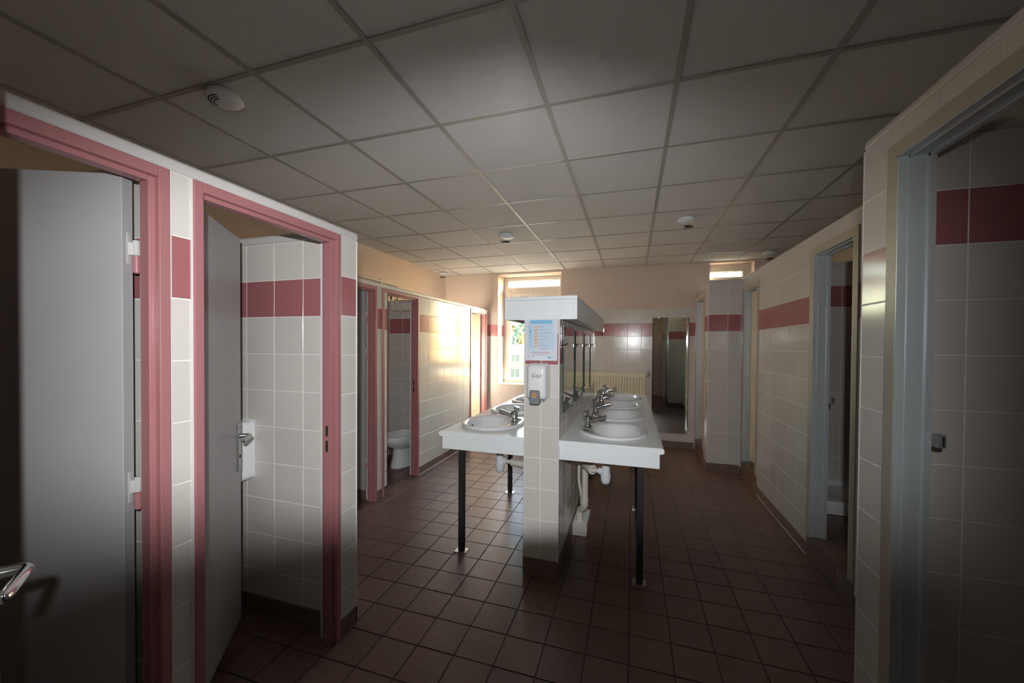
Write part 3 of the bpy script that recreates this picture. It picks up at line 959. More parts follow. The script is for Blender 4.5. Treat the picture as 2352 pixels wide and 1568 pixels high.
def counter(name, x_in, x_out, y0, y1, bx, label):
    """Worktop from the tiled wall (x_in) to its rounded outer edge (x_out)."""
    s = 1 if x_out > x_in else -1
    ct = empty(name, ((x_in + x_out) / 2, (y0 + y1) / 2, 0), label, 'counter')
    m = MB()
    R = CTH / 2
    xe = x_out - s * R
    ring_n = 40
    # top and bottom skins with elliptical openings
    cutsy = [y0] + [(BY[i] + BY[i + 1]) / 2 for i in range(3)] + [y1]
    for z in (CTOP, CTOP - CTH):
        for i, cyy in enumerate(BY):
            ya, yb = cutsy[i], cutsy[i + 1]
            xa, xb_ = min(x_in, xe), max(x_in, xe)
            ell, rec = [], []
            for k in range(ring_n):
                t = 2 * PI * k / ring_n
                c, q = math.cos(t), math.sin(t)
                ell.append((bx + 0.215 * c, cyy + 0.245 * q, z))
                f = min(((xb_ - bx) if c > 0 else (bx - xa)) / abs(c) if abs(c) > 1e-6 else 9, ((yb - cyy) if q > 0 else (cyy - ya)) / abs(q) if abs(q) > 1e-6 else 9)
                rec.append((bx + f * c, cyy + f * q, z))
            corners = [(xb_, yb), (xa, yb), (xa, ya), (xb_, ya)]
            o = len(m.v)
            m.v += ell + rec
            for k in range(ring_n):
                j = (k + 1) % ring_n
                fc = [o + k, o + ring_n + k, o + ring_n + j, o + j]
                p0, p1 = rec[k], rec[j]
                for cx_, cy_ in corners:
                    e0 = abs(p0[0] - cx_) < 1e-6 and not abs(p1[0] - cx_) < 1e-6 and abs(p1[1] - cy_) < 1e-6 and not abs(p0[1] - cy_) < 1e-6
                    e1 = abs(p0[1] - cy_) < 1e-6 and not abs(p1[1] - cy_) < 1e-6 and abs(p1[0] - cx_) < 1e-6 and not abs(p0[0] - cx_) < 1e-6
                    if e0 or e1:
                        m.v.append((cx_, cy_, z))
                        fc.insert(2, len(m.v) - 1)
                m.f.append(tuple(fc))
    # rounded outer edge, ends and wall side
    prof = [(xe + s * R * math.sin(PI * k / 10), CTOP - R + R * math.cos(PI * k / 10)) for k in range(11)]
    o = len(m.v)
    for px_, pz in prof:
        m.v.append((px_, y0, pz))
        m.v.append((px_, y1, pz))
    for k in range(10):
        m.f.append((o + 2 * k, o + 2 * k + 1, o + 2 * k + 3, o + 2 * k + 2))
    for e_ in (0, 1):
        m.v += [(x_in, (y0, y1)[e_], CTOP), (x_in, (y0, y1)[e_], CTOP - CTH)]
        n_ = len(m.v)
        m.f.append(tuple([n_ - 2] + [o + 2 * k + e_ for k in range(11)] + [n_ - 1]))
    m.f.append((len(m.v) - 4, len(m.v) - 3, len(m.v) - 1, len(m.v) - 2))
    m.build('worktop', LAMINATE, ct, smooth=True)
    xo_ = x_out - s * 0.026
    MB().box(min(x_in, xo_), max(x_in, xo_), y0 + 0.006, y0 + 0.024, CTOP - CTH - 0.088, CTOP - CTH - 0.002).build('apron', LAMINATE, ct, bevel=0.0015)
    MB().box(min(xo_ - s * 0.018, xo_), max(xo_ - s * 0.018, xo_), y0 + 0.0245, y1 - 0.01, CTOP - CTH - 0.088, CTOP - CTH - 0.002).build('apron', LAMINATE, ct, bevel=0.0015)
    for ly in (2.515, 3.665, 4.82):
        lx = xo_ - s * 0.105
        lg = MB().box(lx - 0.02, lx + 0.02, ly - 0.02, ly + 0.02, 0.006, CTOP - CTH - 0.001).build('leg', BLACKTUBE, ct, bevel=0.003)
        MB().box(lx - 0.042, lx + 0.042, ly - 0.035, ly + 0.035, 0.0, 0.006).build('foot_plate', STEEL, lg)
    return ct


counter('washbasin_counter', SX1 + 0.001, 0.190, 2.405, 4.955, BXR, 'white counter with four basins on the mirror side of the tiled wall')
counter('washbasin_counter', SX0 - 0.001, -1.292, 2.405, 4.955, BXL, 'white counter with basins on the side of the tiled wall facing the toilets')


def ell(a, bq, sh, z, n=48):
    return [(sh + a * math.cos(2 * PI * k / n), bq * math.sin(2 * PI * k / n), z) for k in range(n)]


def make_basin():
    t = empty('washbasin', (0, 0, 0), 'x', 'basin', 'inset basins')
    m = MB()
    prof = [(0.228, 0.258, 0, 0.0005), (0.234, 0.265, 0, 0.006), (0.235, 0.266, 0, 0.013), (0.230, 0.261, 0, 0.020), (0.221, 0.252, 0, 0.0235), (0.210, 0.242, 0.002, 0.0225),
            (0.196, 0.232, 0.008, 0.019), (0.170, 0.222, 0.029, 0.017), (0.163, 0.215, 0.031, 0.012), (0.156, 0.207, 0.031, -0.004), (0.146, 0.196, 0.030, -0.04), (0.128, 0.176, 0.028, -0.08),
            (0.098, 0.138, 0.024, -0.112), (0.055, 0.075, 0.016, -0.130), (0.022, 0.024, 0.012, -0.136), (0.020, 0.020, 0.012, -0.146),
            (0.06, 0.08, 0.016, -0.143), (0.105, 0.146, 0.024, -0.123), (0.137, 0.186, 0.028, -0.088), (0.160, 0.210, 0.028, -0.045), (0.190, 0.225, 0.015, -0.0005), ]
    m.rings([ell(*q) for q in prof], False, False)
    n = 48
    o = len(m.v) - n
    for j in range(n):
        k = (j + 1) % n
        m.f.append((o + j, o + k, k, j))
    m.build('bowl', CERAMIC, t, smooth=True)
    MB().lathe([(0.021, 0.0), (0.021, 0.003), (0.012, 0.004), (0.010, 0.0)], (0.012, 0, -0.137), 20).build('drain_ring', CHROME, t, smooth=True)
    MB().tube([(0.171, 0, -0.03), (0.1775, 0, -0.028)], 0.011, 14).build('overflow_hole', DARKSLOT, t)
    MB().lathe([(0.024, 0.0), (0.024, 0.004), (0.018, 0.012), (0.006, 0.016)], (-0.176, -0.100, 0.0175), 20).build('hole_cover', CHROME, t, smooth=True)
    return t


def make_tap():
    t = empty('push_tap', (0, 0, 0), 'x', 'tap', 'push taps')
    k_ = [(0.034, 0, 0), (0.034, 0, 0.006), (0.0295, 0, 0.011), (0.0265, 0.000, 0.016), (0.0255, 0.002, 0.040), (0.0275, 0.004, 0.060), (0.0285, 0.004, 0.074), (0.0245, 0.001, 0.087), (0.0155, -0.003, 0.095)]
    MB().rings([[(dx + r * math.cos(2 * PI * i / 26), r * math.sin(2 * PI * i / 26), zz) for i in range(26)] for r, dx, zz in k_]).build('body', CHROME, t, smooth=True)
    MB().tube([(0.010, 0, 0.046), (0.030, 0, 0.054), (0.055, 0, 0.064), (0.085, 0, 0.075), (0.110, 0, 0.083), (0.126, 0, 0.087), (0.129, 0, 0.0875)], [0.023, 0.021, 0.0175, 0.0145, 0.0135, 0.013, 0.009], 18, flat=0.8).build('spout', CHROME, t, smooth=True)
    MB().tube([(0.113, 0, 0.076), (0.115, 0, 0.067)], 0.009, 14).build('aerator', STEEL, t)
    d = Vector((-0.34, 0, 1)).normalized()
    q = Vector((-0.006, 0, 0.086))
    kn = MB().tube([q, q + d * 0.010, q + d * 0.020, q + d * 0.034, q + d * 0.038], [0.015, 0.017, 0.0195, 0.0245, 0.0225], 22).build('push_knob', CHROME, t, smooth=True)
    MB().tube([q + d * 0.0378, q + d * 0.0392], 0.010, 16).build('knob_badge', PLASTG, kn)
    MB().tube([(-0.018, 0, 0.052), (-0.036, 0, 0.056), (-0.040, 0, 0.057)], [0.006, 0.005, 0.003], 10).build('stop_pin', CHROME, t, smooth=True)
    return t


pos = ['nearest', 'second', 'third', 'farthest']
b0 = make_basin()
t0 = make_tap()
first = True
for side, bx, rz, where, counter_name in (('R', BXR, 0.0, 'mirror side', 'right'), ('L', BXL, PI, 'toilet side', 'left')):
    for i, by in enumerate(BY):
        bb = b0 if first else copy_tree(b0)
        tt = t0 if first else copy_tree(t0)
        first = False
        bb.location = (bx, by, CTOP)
        bb.rotation_euler = (0, 0, rz)
        s = 1 if side == 'R' else -1
        tt.location = (bx - s * 0.172, by + 0.005, CTOP + 0.0175)
        tt.rotation_euler = (0, 0, rz + random.uniform(-0.1, 0.1))
        tag(bb, 'oval white basin on the %s counter, %s from the camera' % (where, ('nearest the camera', 'second in line', 'third in line', 'fourth and last')[i].replace('nearest the camera', 'first in line')), 'basin', 'inset basins on the %s' % where)
        tag(tt, 'chrome push tap on the %s basin of the %s counter' % (('first', 'second', 'third', 'last')[i], where), 'tap', 'push taps on the %s' % where)

# swan-neck pipe behind the second basin
gn = empty('swan_neck_spout', (-0.292, 3.20, CTOP), 'tall thin chrome swan-neck pipe rising between the first two mirror side basins', 'tap')
pts = [(-0.292, 3.2, CTOP + 0.01), (-0.289, 3.2, CTOP + 0.05), (-0.272, 3.2, CTOP + 0.17), (-0.262, 3.2, CTOP + 0.215), (-0.254, 3.2, CTOP + 0.232), (-0.238, 3.2, CTOP + 0.240), (-0.20, 3.2, CTOP + 0.236), (-0.178, 3.2, CTOP + 0.226), (-0.168, 3.2, CTOP + 0.208), (-0.166, 3.2, CTOP + 0.195)]
MB().tube(pts, 0.0068, 14).build('neck', CHROME, gn, smooth=True)
MB().lathe([(0.022, 0), (0.022, 0.006), (0.013, 0.012), (0.011, 0.045), (0.008, 0.05)], (-0.292, 3.2, CTOP), 20).build('base_collar', CHROME, gn, smooth=True)
MB().tube([(-0.292, 3.2, CTOP + 0.03), (-0.318, 3.2, CTOP + 0.034)], [0.006, 0.0045], 10).build('side_lever', CHROME, gn, smooth=True)


# bottle traps
def trap(name, x, y, s, label, wall_x):
    t = empty(name, (x, y, 0.5), label, 'drain trap')
    MB().lathe([(0.010, 0), (0.024, 0.006), (0.032, 0.020), (0.0345, 0.040), (0.0345, 0.058)], (x, y, 0.515), 24).build('cup', PVCW, t, smooth=True)
    MB().lathe([(0.0345, 0.0), (0.037, 0.002), (0.037, 0.008), (0.031, 0.012), (0.029, 0.060), (0.026, 0.068), (0.027, 0.072), (0.027, 0.092), (0.017, 0.094), (0.017, 0.16)], (x, y, 0.573), 24).build('body', PVCW, t, smooth=True)
    MB().tube([(x - s * 0.02, y, 0.605), (x - s * 0.052, y, 0.605)], 0.0225, 20).build('outlet_nut', PVCW, t, bevel=0.003)
    MB().tube([(x - s * 0.05, y, 0.605), (x - s * 0.10, y, 0.603)], 0.016, 18).build('outlet_pipe', PVC, t, smooth=True)
    return t


trap('bottle_trap', -0.167, 2.755, 1, 'white bottle trap under the first basin of the mirror side', SX1)
trap('bottle_trap', -0.955, 2.755, -1, 'white bottle trap under the first basin of the toilet side', SX0)
w = empty('waste_pipe', (-0.66, 2.755, 0.59), 'cream waste pipe sleeve running from the toilet side trap into the tiled wall', 'pipe')
MB().tube([(-0.862, 2.755, 0.602), (-0.80, 2.755, 0.598), (-0.74, 2.76, 0.588), (-0.665, 2.775, 0.590)], [0.024, 0.027, 0.027, 0.027], 18).build('sleeve', PVC, w, smooth=True)
MB().tube([(-0.864, 2.755, 0.602), (-0.852, 2.755, 0.602)], 0.029, 18).build('collar', PVC, w, bevel=0.002)

w = empty('drain_stack', (-0.36, 3.05, 0), 'cream drain pipe with an elbow dropping under the mirror side counter onto a tiled box', 'pipe')
pe = [(-0.262, 2.78, 0.604), (-0.30, 2.82, 0.602), (-0.325, 2.88, 0.597), (-0.338, 2.95, 0.585)]
MB().tube([(-0.258, 2.765, 0.604), (-0.285, 2.80, 0.604), (-0.312, 2.85, 0.604), (-0.328, 2.91, 0.598), (-0.335, 2.96, 0.575), (-0.336, 2.985, 0.54)], [0.031, 0.031, 0.0295, 0.029, 0.027, 0.025], 20).build('elbow', PVC, w, smooth=True)
MB().tube([(-0.256, 2.762, 0.604), (-0.272, 2.783, 0.604)], 0.035, 20).build('elbow_collar', PVC, w, bevel=0.003)
MB().tube([(-0.336, 2.985, 0.56), (-0.336, 2.985, 0.30)], 0.025, 20).build('down_pipe', PVC, w, smooth=True)
MB().tube([(-0.336, 2.985, 0.305), (-0.336, 2.985, 0.262), (-0.342, 2.995, 0.235), (-0.362, 3.03, 0.207), (-0.380, 3.06, 0.182), (-0.385, 3.068, 0.155), (-0.386, 3.07, 0.09)], [0.028, 0.028, 0.0275, 0.0275, 0.0275, 0.028, 0.028], 20).build('offset_bend', PVC, w, smooth=True)
for z0_, c in ((0.298, (-0.336, 2.985)), (0.145, (-0.3853, 3.0685))):
    MB().tube([(c[0], c[1], z0_), (c[0], c[1], z0_ + 0.006)], 0.0295, 20).build('joint_ring', PVC, w)
MB().tube([(-0.395, 3.08, 0.62), (-0.395, 3.08, 0.42), (-0.388, 3.08, 0.36), (-0.372, 3.08, 0.28), (-0.370, 3.08, 0.19)], 0.0125, 14).build('vent_pipe', PVC, w, smooth=True)
MB().tube([(-0.415, 2.86, 0.665), (-0.40, 2.9, 0.648), (-0.36, 2.96, 0.642), (-0.32, 3.05, 0.65), (-0.30, 3.3, 0.68), (-0.30, 4.6, 0.72)], 0.024, 16).build('collector_pipe', PVC, w, smooth=True)
w = MB().box(SX1 + 0.0045, -0.328, 3.0, 3.30, 0, 0.088).build('pipe_box', GROUT)
tag(w, 'low pink tiled box on the floor at the foot of the drain pipe', 'box')
MB().box(SX1 + 0.006, -0.330, 2.993, 3.0, 0.008, 0.087).build('tile', TILE_W, w, bevel=0.001)
MB().box(-0.328, -0.321, 3.001, 3.145, 0.008, 0.087).build('tile', TILE_W, w, bevel=0.001)
MB().box(-0.328, -0.321, 3.148, 3.299, 0.008, 0.087).build('tile', TILE_W, w, bevel=0.001)

# mirrors over the basins
mm = None
MYS = [(2.500, 2.938), (3.058, 3.500), (3.668, 4.085), (4.208, 4.695)]
for i, (y0, y1) in enumerate(MYS):
    t = empty('wall_mirror', (SX1, (y0 + y1) / 2, 1.043), 'frameless mirror on the tiled basin wall, %s along the row' % ('first', 'second', 'third', 'last')[i], 'mirror', 'mirrors over the basins')
    MB().box(SX1 + 0.009, SX1 + 0.012, y0, y1, 1.043, 1.616).build('glass', MIRROR, t)
    MB().box(SX1 + 0.0035, SX1 + 0.0088, y0, y1, 1.043, 1.616).build('glass_edge', GEDGE, t)
    for yy in (y0 - 0.002, y1 - 0.008):
        MB().box(SX1 + 0.003, SX1 + 0.0165, yy, yy + 0.010, 1.475, 1.500).build('clip', CHROME, t, bevel=0.002)
    for yy in (y0 + 0.06, y1 - 0.07):
        MB().box(SX1 + 0.003, SX1 + 0.0165, yy, yy + 0.016, 1.035, 1.0495).build('clip', CHROME, t, bevel=0.002)
# chrome rails in the gaps between the mirrors
for i, yy in enumerate((2.455, 2.985, 3.585, 4.145)):
    t = empty('hook_rail', (SX1, yy, 1.5), 'small chrome rail on the tiled basin wall %s' % ('before the first mirror', 'between first and second mirror', 'between second and third mirror', 'before the last mirror')[i], 'hook', 'chrome rails beside the mirrors')
    MB().box(SX1 + 0.003, SX1 + 0.010, yy - 0.012, yy + 0.012, 1.505, 1.615).build('back_plate', CHROME, t, bevel=0.002)
    MB().tube([(SX1 + 0.003, yy, 1.492), (SX1 + 0.03, yy, 1.492), (SX1 + 0.036, yy, 1.497), (SX1 + 0.038, yy, 1.507)], 0.006, 12).build('hook', CHROME, t, smooth=True)

# ================================================================== POSTER AND SOAP DISPENSER on the wall end
PF = SY0 - 0.0005
po = MB().box(-0.656, -0.449, PF - 0.0012, PF, 1.392, 1.6525).build('hygiene_poster', PAPER)
tag(po, 'pale blue hand washing poster with a column of hand pictures on the tiled wall end', 'poster')
yb_ = PF - 0.0013


def flat(name, x0, x1, z0, z1, m, lay=0):
    d = 0.0003 * (lay + 1)
    return MB().box(x0, x1, yb_ - d, yb_, z0, z1).build(name, m, po)


flat('blue_panel', -0.641, -0.467, 1.458, 1.634, PAPERB)
flat('header_band', -0.627, -0.482, 1.627, 1.650, CYAN, 1)
for k in range(8):
    zz = 1.606 - 0.0203 * k
    hp = [(-0.0, 0.0045), (0.004, 0.006), (0.012, 0.0065), (0.022, 0.0055), (0.024, -0.004), (0.018, -0.0068), (0.008, -0.006), (-0.002, -0.002)]
    mb_ = MB().prism(hp, lambda u, v, d, zz=zz, k=k: (-0.600 + u + 0.002 * (k % 3), yb_ - d, zz + v), 0, 0.0008)
    if k in (1, 4, 5):
        mb_.prism([(-0.004, 0.001), (0.006, 0.004), (0.006, 0.0), (-0.003, -0.002)], lambda u, v, d, zz=zz: (-0.602 + u, yb_ - d, zz + v), 0, 0.0008)
    mb_.build('hand_picture', SKIN if k < 7 else PAPER, po)
    ln = (0.045, 0.052, 0.080, 0.062, 0.036, 0.028, 0.066, 0.052)[k]
    flat('text_line', -0.566, -0.566 + ln * 0.9, zz + 0.001, zz + 0.0036, INK, 1)
    flat('text_line', -0.566, -0.566 + ln * 0.75, zz - 0.0042, zz - 0.0022, PAPER, 1)
dm = MB()
rnd = random.Random(3)
for k in range(26):
    zz = 1.612 - 0.135 * (k / 25.0) ** 0.9
    r = 0.0055 * (1 - 0.6 * k / 25.0) * rnd.uniform(0.6, 1.1)
    xx = -0.624 + rnd.uniform(-0.006, 0.006)
    dm.prism([(r * math.cos(a * PI / 4), r * math.sin(a * PI / 4)) for a in range(8)], lambda u, v, d, xx=xx, zz=zz: (xx + u, yb_ - d, zz + v), 0, 0.0008)
dm.build('water_drops', CYAN, po)
flat('text_line', -0.612, -0.510, 1.4475, 1.4495, INK, 0)
flat('text_line', -0.630, -0.488, 1.4425, 1.4440, INKR, 0)
flat('text_line', -0.625, -0.492, 1.4390, 1.4405, INK, 0)
flat('text_line', -0.610, -0.505, 1.4285, 1.4310, INK, 0)
flat('flag_mark', -0.637, -0.632, 1.414, 1.419, INKB)
flat('flag_mark', -0.632, -0.627, 1.414, 1.419, PLASTW)
flat('flag_mark', -0.627, -0.622, 1.414, 1.419, INKR)
flat('agency_mark', -0.612, -0.597, 1.4155, 1.4185, INK)
flat('agency_mark', -0.609, -0.599, 1.408, 1.4125, PAPERB)
MB().prism([(-0.514, 1.407), (-0.488, 1.404), (-0.489, 1.418), (-0.513, 1.416)], lambda u, v, d: (u, yb_ - d, v), 0, 0.0005).build('agency_logo', CYAN, po)
flat('agency_mark', -0.485, -0.468, 1.415, 1.4168, INKR)

ds = empty('soap_dispenser', (-0.562, SY0, 1.14), 'white wall soap dispenser with grey push lever and printed name below the poster', 'dispenser')


def rrect(x0, x1, z0, z1, r, n=6):
    out = []
    for cx_, cz_, a0 in ((x1 - r, z1 - r, 0), (x0 + r, z1 - r, 90), (x0 + r, z0 + r, 180), (x1 - r, z0 + r, 270)):
        for k in range(n + 1):
            a = math.radians(a0 + 90 * k / n)
            out.append((cx_ + r * math.cos(a), cz_ + r * math.sin(a)))
    return out


def loft(name, secs, m, parent, smooth=True):
    """secs: list of (y, x0, x1, z0, z1, r), growing towards -Y."""
    mb_ = MB()
    mb_.rings([[(u, y, v) for u, v in rrect(a, c, d, e_, r)] for y, a, c, d, e_, r in secs])
    return mb_.build(name, m, parent, smooth=smooth)


y_ = SY0 - 0.0015
loft('back_shell', [(y_, -0.628, -0.492, 1.147, 1.376, 0.022), (y_ - 0.045, -0.627, -0.493, 1.148, 1.375, 0.022)], PLASTW, ds)
loft('cover', [(y_ - 0.046, -0.626, -0.494, 1.150, 1.374, 0.022), (y_ - 0.085, -0.622, -0.498, 1.155, 1.369, 0.024), (y_ - 0.099, -0.614, -0.506, 1.164, 1.360, 0.026), (y_ - 0.105, -0.598, -0.522, 1.182, 1.342, 0.026)], PLASTW, ds)
pl = loft('push_lever', [(y_ - 0.07, -0.600, -0.535, 1.126, 1.214, 0.012), (y_ - 0.112, -0.600, -0.535, 1.126, 1.214, 0.012), (y_ - 0.117, -0.596, -0.539, 1.130, 1.210, 0.012)], PLASTG, ds)
loft('level_window', [(y_ - 0.1165, -0.585, -0.552, 1.164, 1.199, 0.010), (y_ - 0.1195, -0.583, -0.554, 1.166, 1.197, 0.010)], SOAP, pl)
MB().box(-0.530, -0.522, y_ - 0.05, y_ - 0.03, 1.137, 1.149).build('lock_tab', PLASTG, ds)


def text_mesh(name, body, size, m, parent, loc, rot, shear=0.0, ext=0.0006):
    cu = bpy.data.curves.new(name, 'FONT')
    cu.body = body
    cu.size = size
    cu.align_x = 'CENTER'
    cu.extrude = ext
    cu.shear = shear
    cu.offset = size * 0.012
    tmp = bpy.data.objects.new(name, cu)
    COL.objects.link(tmp)
    dg = bpy.context.evaluated_depsgraph_get()
    me = bpy.data.meshes.new_from_object(tmp.evaluated_get(dg))
    bpy.data.objects.remove(tmp)
    me.materials.clear()
    me.materials.append(m)
    ob = bpy.data.objects.new(name, me)
    COL.objects.link(ob)
    ob.location = loc
    ob.rotation_euler = rot
    attach(ob, parent)
    return ob


text_mesh('lettering', 'GOJO', 0.0245, LOGO, ds, (-0.558, y_ - 0.1052, 1.292), (PI / 2, 0, 0), shear=0.2)
MB().prism([(-0.0290 + 0.0012 * k, 0.0225 + 0.0085 * math.sin(PI * 0.55 * k / 16)) for k in range(17)] + [(-0.0290 + 0.0012 * k, 0.0205 + 0.0085 * math.sin(PI * 0.55 * k / 16)) for k in range(16, -1, -1)],
           lambda u, v, d: (-0.553 + u, y_ - 0.105 - d, 1.289 + v), 0, 0.0008).build('swoosh_mark', LOGO, ds)

# ================================================================== END WALL: radiator, tall mirror
rd = empty('radiator', (-0.17, 5.97, 0.42), 'cream ribbed panel radiator on the end wall behind the far basin', 'radiator')
r0, r1, rz0, rz1, ry = -0.555, 0.203, 0.46, 1.095, 5.925
MB().box(r0 + 0.01, r1 - 0.01, ry + 0.012, ry + 0.085, rz0 + 0.01, rz1 - 0.02).build('core', RADI, rd)
MB().box(r0, r1, ry, ry + 0.095, rz1 - 0.012, rz1).build('top_grille', RADI, rd, bevel=0.003)
MB().box(r0, r0 + 0.008, ry, ry + 0.095, rz0, rz1 - 0.0125).build('side_panel', RADI, rd, bevel=0.002)
MB().box(r1 - 0.008, r1, ry, ry + 0.095, rz0, rz1 - 0.0125).build('side_panel', RADI, rd, bevel=0.002)
# ribbed front sheet
prof = []
nrib = 18
wv = (r1 - r0 - 0.02) / nrib
for k in range(nrib):
    xk = r0 + 0.01 + k * wv
    prof += [(xk, ry + 0.011), (xk + wv * 0.22, ry + 0.002), (xk + wv * 0.78, ry + 0.002)]
prof.append((r1 - 0.01, ry + 0.011))
fs = MB()
zc = [rz0, rz0 + 0.05, rz0 + 0.06, rz1 - 0.075, rz1 - 0.062, rz1 - 0.0125]
for iz in range(len(zc) - 1):
    o = len(fs.v)
    for z in (zc[iz], zc[iz + 1]):
        flatz = z in (rz0, rz0 + 0.05, rz1 - 0.062, rz1 - 0.0125)
        fs.v += [(x_, ry + 0.004 if flatz else y2, z) for x_, y2 in prof]
    n_ = len(prof)
    for k in range(n_ - 1):
        fs.f.append((o + k, o + k + 1, o + n_ + k + 1, o + n_ + k))
fs.build('front_sheet', RADI, rd)
v = MB().tube([(0.212, 5.97, 1.045), (0.236, 5.97, 1.045), (0.240, 5.97, 1.05), (0.240, 5.97, 1.085)], [0.012, 0.012, 0.014, 0.014], 14).build('valve', CHROME, rd, smooth=True)
MB().tube([(0.240, 5.97, 1.088), (0.240, 5.97, 1.108), (0.240, 5.97, 1.113)], [0.018, 0.018, 0.012], 14).build('valve_knob', CHROME, v, smooth=True)

t = empty('tall_mirror', (0.54, 6.02, 0.21), 'tall frameless dressing mirror on the end wall beside the radiator', 'mirror')
MB().box(0.289, 0.786, 6.0195, 6.022, 0.214, 1.907).build('glass', MIRROR, t)
MB().box(0.289, 0.786, 6.0222, 6.0295, 0.214, 1.907).build('glass_edge', GEDGE, t)
for xx in (0.36, 0.70):
    for z0_ in (0.205, 1.895):
        MB().box(xx, xx + 0.022, 6.0165, 6.0295, z0_, z0_ + 0.02).build('clip', STEEL, t, bevel=0.002)

# ================================================================== WINDOWS
def ring_frame(m, x0, x1, z0, z1, w, y0, y1, wb=None, wt=None):
    wb = wb or w
    wt = wt or w
    m.box(x0, x0 + w, y0, y1, z0, z1).box(x1 - w, x1, y0, y1, z0, z1).box(x0 + w, x1 - w, y0, y1, z0, z0 + wb).box(x0 + w, x1 - w, y0, y1, z1 - wt, z1)


def pane(win, x0, x1, z0, z1, y):
    o = MB().box(x0, x1, y, y + 0.006, z0, z1).build('pane', GLASS, win)
    g = MB()
    ring_frame(g, x0, x1, z0, z1, 0.006, y - 0.004, y + 0.010)
    g.build('gasket', GASKET, o)
    return o


win = structure('window_1', (-1.61, 6.35, 0.85), 'white plastic window with a double casement and narrow panes above and below', 'window')
wx0, wx1, wz0, wz1, wy = W1[0] + 0.008, W1[1], W1[2], 2.657, 6.335
m = MB()
ring_frame(m, wx0, wx1, wz0, wz1, 0.075, wy, wy + 0.075, wb=0.08, wt=0.06)
m.box(wx0 + 0.075, wx1 - 0.075, wy, wy + 0.075, 1.075, 1.135)
m.box(wx0 + 0.075, wx1 - 0.075, wy, wy + 0.075, 2.405, 2.48)
m.build('frame', UPVC, win, bevel=0.004)
pane(win, wx0 + 0.075, wx1 - 0.075, 0.925, 1.075, wy + 0.03)
pane(win, wx0 + 0.075, wx1 - 0.075, 2.48, wz1 - 0.06, wy + 0.03)
xm = (wx0 + wx1) / 2
for sx0, sx1, hs in ((wx0 + 0.055, xm - 0.003, 0), (xm + 0.003, wx1 - 0.055, 1)):
    s = MB()
    ring_frame(s, sx0, sx1, 1.118, 2.425, 0.075, wy - 0.022, wy + 0.045, wb=0.085, wt=0.10)
    so = s.build('casement', UPVC, win, bevel=0.004)
    pane(win, sx0 + 0.075, sx1 - 0.075, 1.203, 2.325, wy + 0.01)
    vx = (sx0 + sx1) / 2
    MB().box(vx - 0.14, vx + 0.14, wy - 0.034, wy - 0.022, 2.372, 2.388).build('vent', UPVC, win, bevel=0.002)
    for zz in (1.25, 2.25):
        xx = sx0 + 0.004 if hs == 0 else sx1 - 0.004
        MB().tube([(xx, wy - 0.03, zz), (xx, wy - 0.03, zz + 0.07)], 0.008, 10).build('hinge', UPVC, win)
MB().box(xm - 0.014, xm + 0.014, wy - 0.034, wy - 0.022, 1.62, 1.78).build('handle_plate', UPVC, win, bevel=0.003)
MB().tube([(xm, wy - 0.03, 1.72), (xm, wy - 0.06, 1.72), (xm, wy - 0.065, 1.71), (xm, wy - 0.065, 1.60)], 0.009, 12).build('handle', UPVC, win, smooth=True)

win = structure('window_2', (1.32, 6.2, 2.38), 'white window above the shower pier, a narrow bright pane close under the ceiling', 'window')
wx0, wx1, wz0, wz1, wy = W2[0] - 0.0, W2[1], W2[2], 2.666, 6.19
m = MB()
ring_frame(m, wx0, wx1, wz0, wz1, 0.03, wy, wy + 0.075, wb=0.107, wt=0.098)
m.box(wx1 - 0.105, wx1 - 0.03, wy, wy + 0.075, wz0 + 0.107, wz1 - 0.098)
m.build('frame', UPVC, win, bevel=0.004)
pane(win, wx0 + 0.03, wx1 - 0.105, 2.487, wz1 - 0.098, wy + 0.03)

# ================================================================== TOILET, PIPES, DISPENSER, DETECTORS
to = empty('toilet', (-2.71, 4.1, 0), 'white pedestal toilet without a seat inside the open cubicle', 'toilet')


def egg(yf, yb2, wd, z, xc=-2.71, n=36):
    """egg outline: front (towards the camera) at yf, back at yb2, half width wd."""
    out = []
    L_ = yb2 - yf
    for k in range(n):
        a = 2 * PI * k / n
        c, s_ = math.cos(a), math.sin(a)
        yy = yf + L_ * (0.5 - 0.5 * c)
        ww = wd * (abs(s_) ** 0.85) * (1.0 if c > 0 else 0.95)
        out.append((xc + math.copysign(ww, s_), yy, z))
    return out


m = MB()
m.rings([egg(3.98, 4.30, 0.105, 0.215), egg(3.92, 4.32, 0.13, 0.235), egg(3.83, 4.33, 0.165, 0.29), egg(3.785, 4.335, 0.180, 0.345), egg(3.775, 4.34, 0.183, 0.385), egg(3.782, 4.335, 0.178, 0.400),
         egg(3.81, 4.27, 0.152, 0.400), egg(3.822, 4.255, 0.142, 0.385), egg(3.86, 4.21, 0.12, 0.31), egg(3.93, 4.14, 0.075, 0.235), egg(3.99, 4.08, 0.03, 0.215)])
m.build('bowl', CERAMIC, to, smooth=True)
m = MB()
m.rings([egg(3.925, 4.355, 0.120, 0.0), egg(3.930, 4.35, 0.117, 0.02), egg(3.955, 4.335, 0.100, 0.12), egg(3.965, 4.325, 0.098, 0.20), egg(3.955, 4.325, 0.108, 0.245)])
m.build('pedestal', CERAMIC, to, smooth=True)
MB().box(-2.79, -2.63, 4.27, 4.35, 0.30, 0.395).build('rear_deck', CERAMIC, to, bevel=0.012, seg=3)
MB().tube([(-2.71, 4.30, 0.25), (-2.66, 4.345, 0.245), (-2.62, 4.365, 0.215), (-2.60, 4.37, 0.17), (-2.60, 4.37, 0.10)], [0.052, 0.052, 0.05, 0.048, 0.048], 18).build('waste_bend', PVC, to, smooth=True)

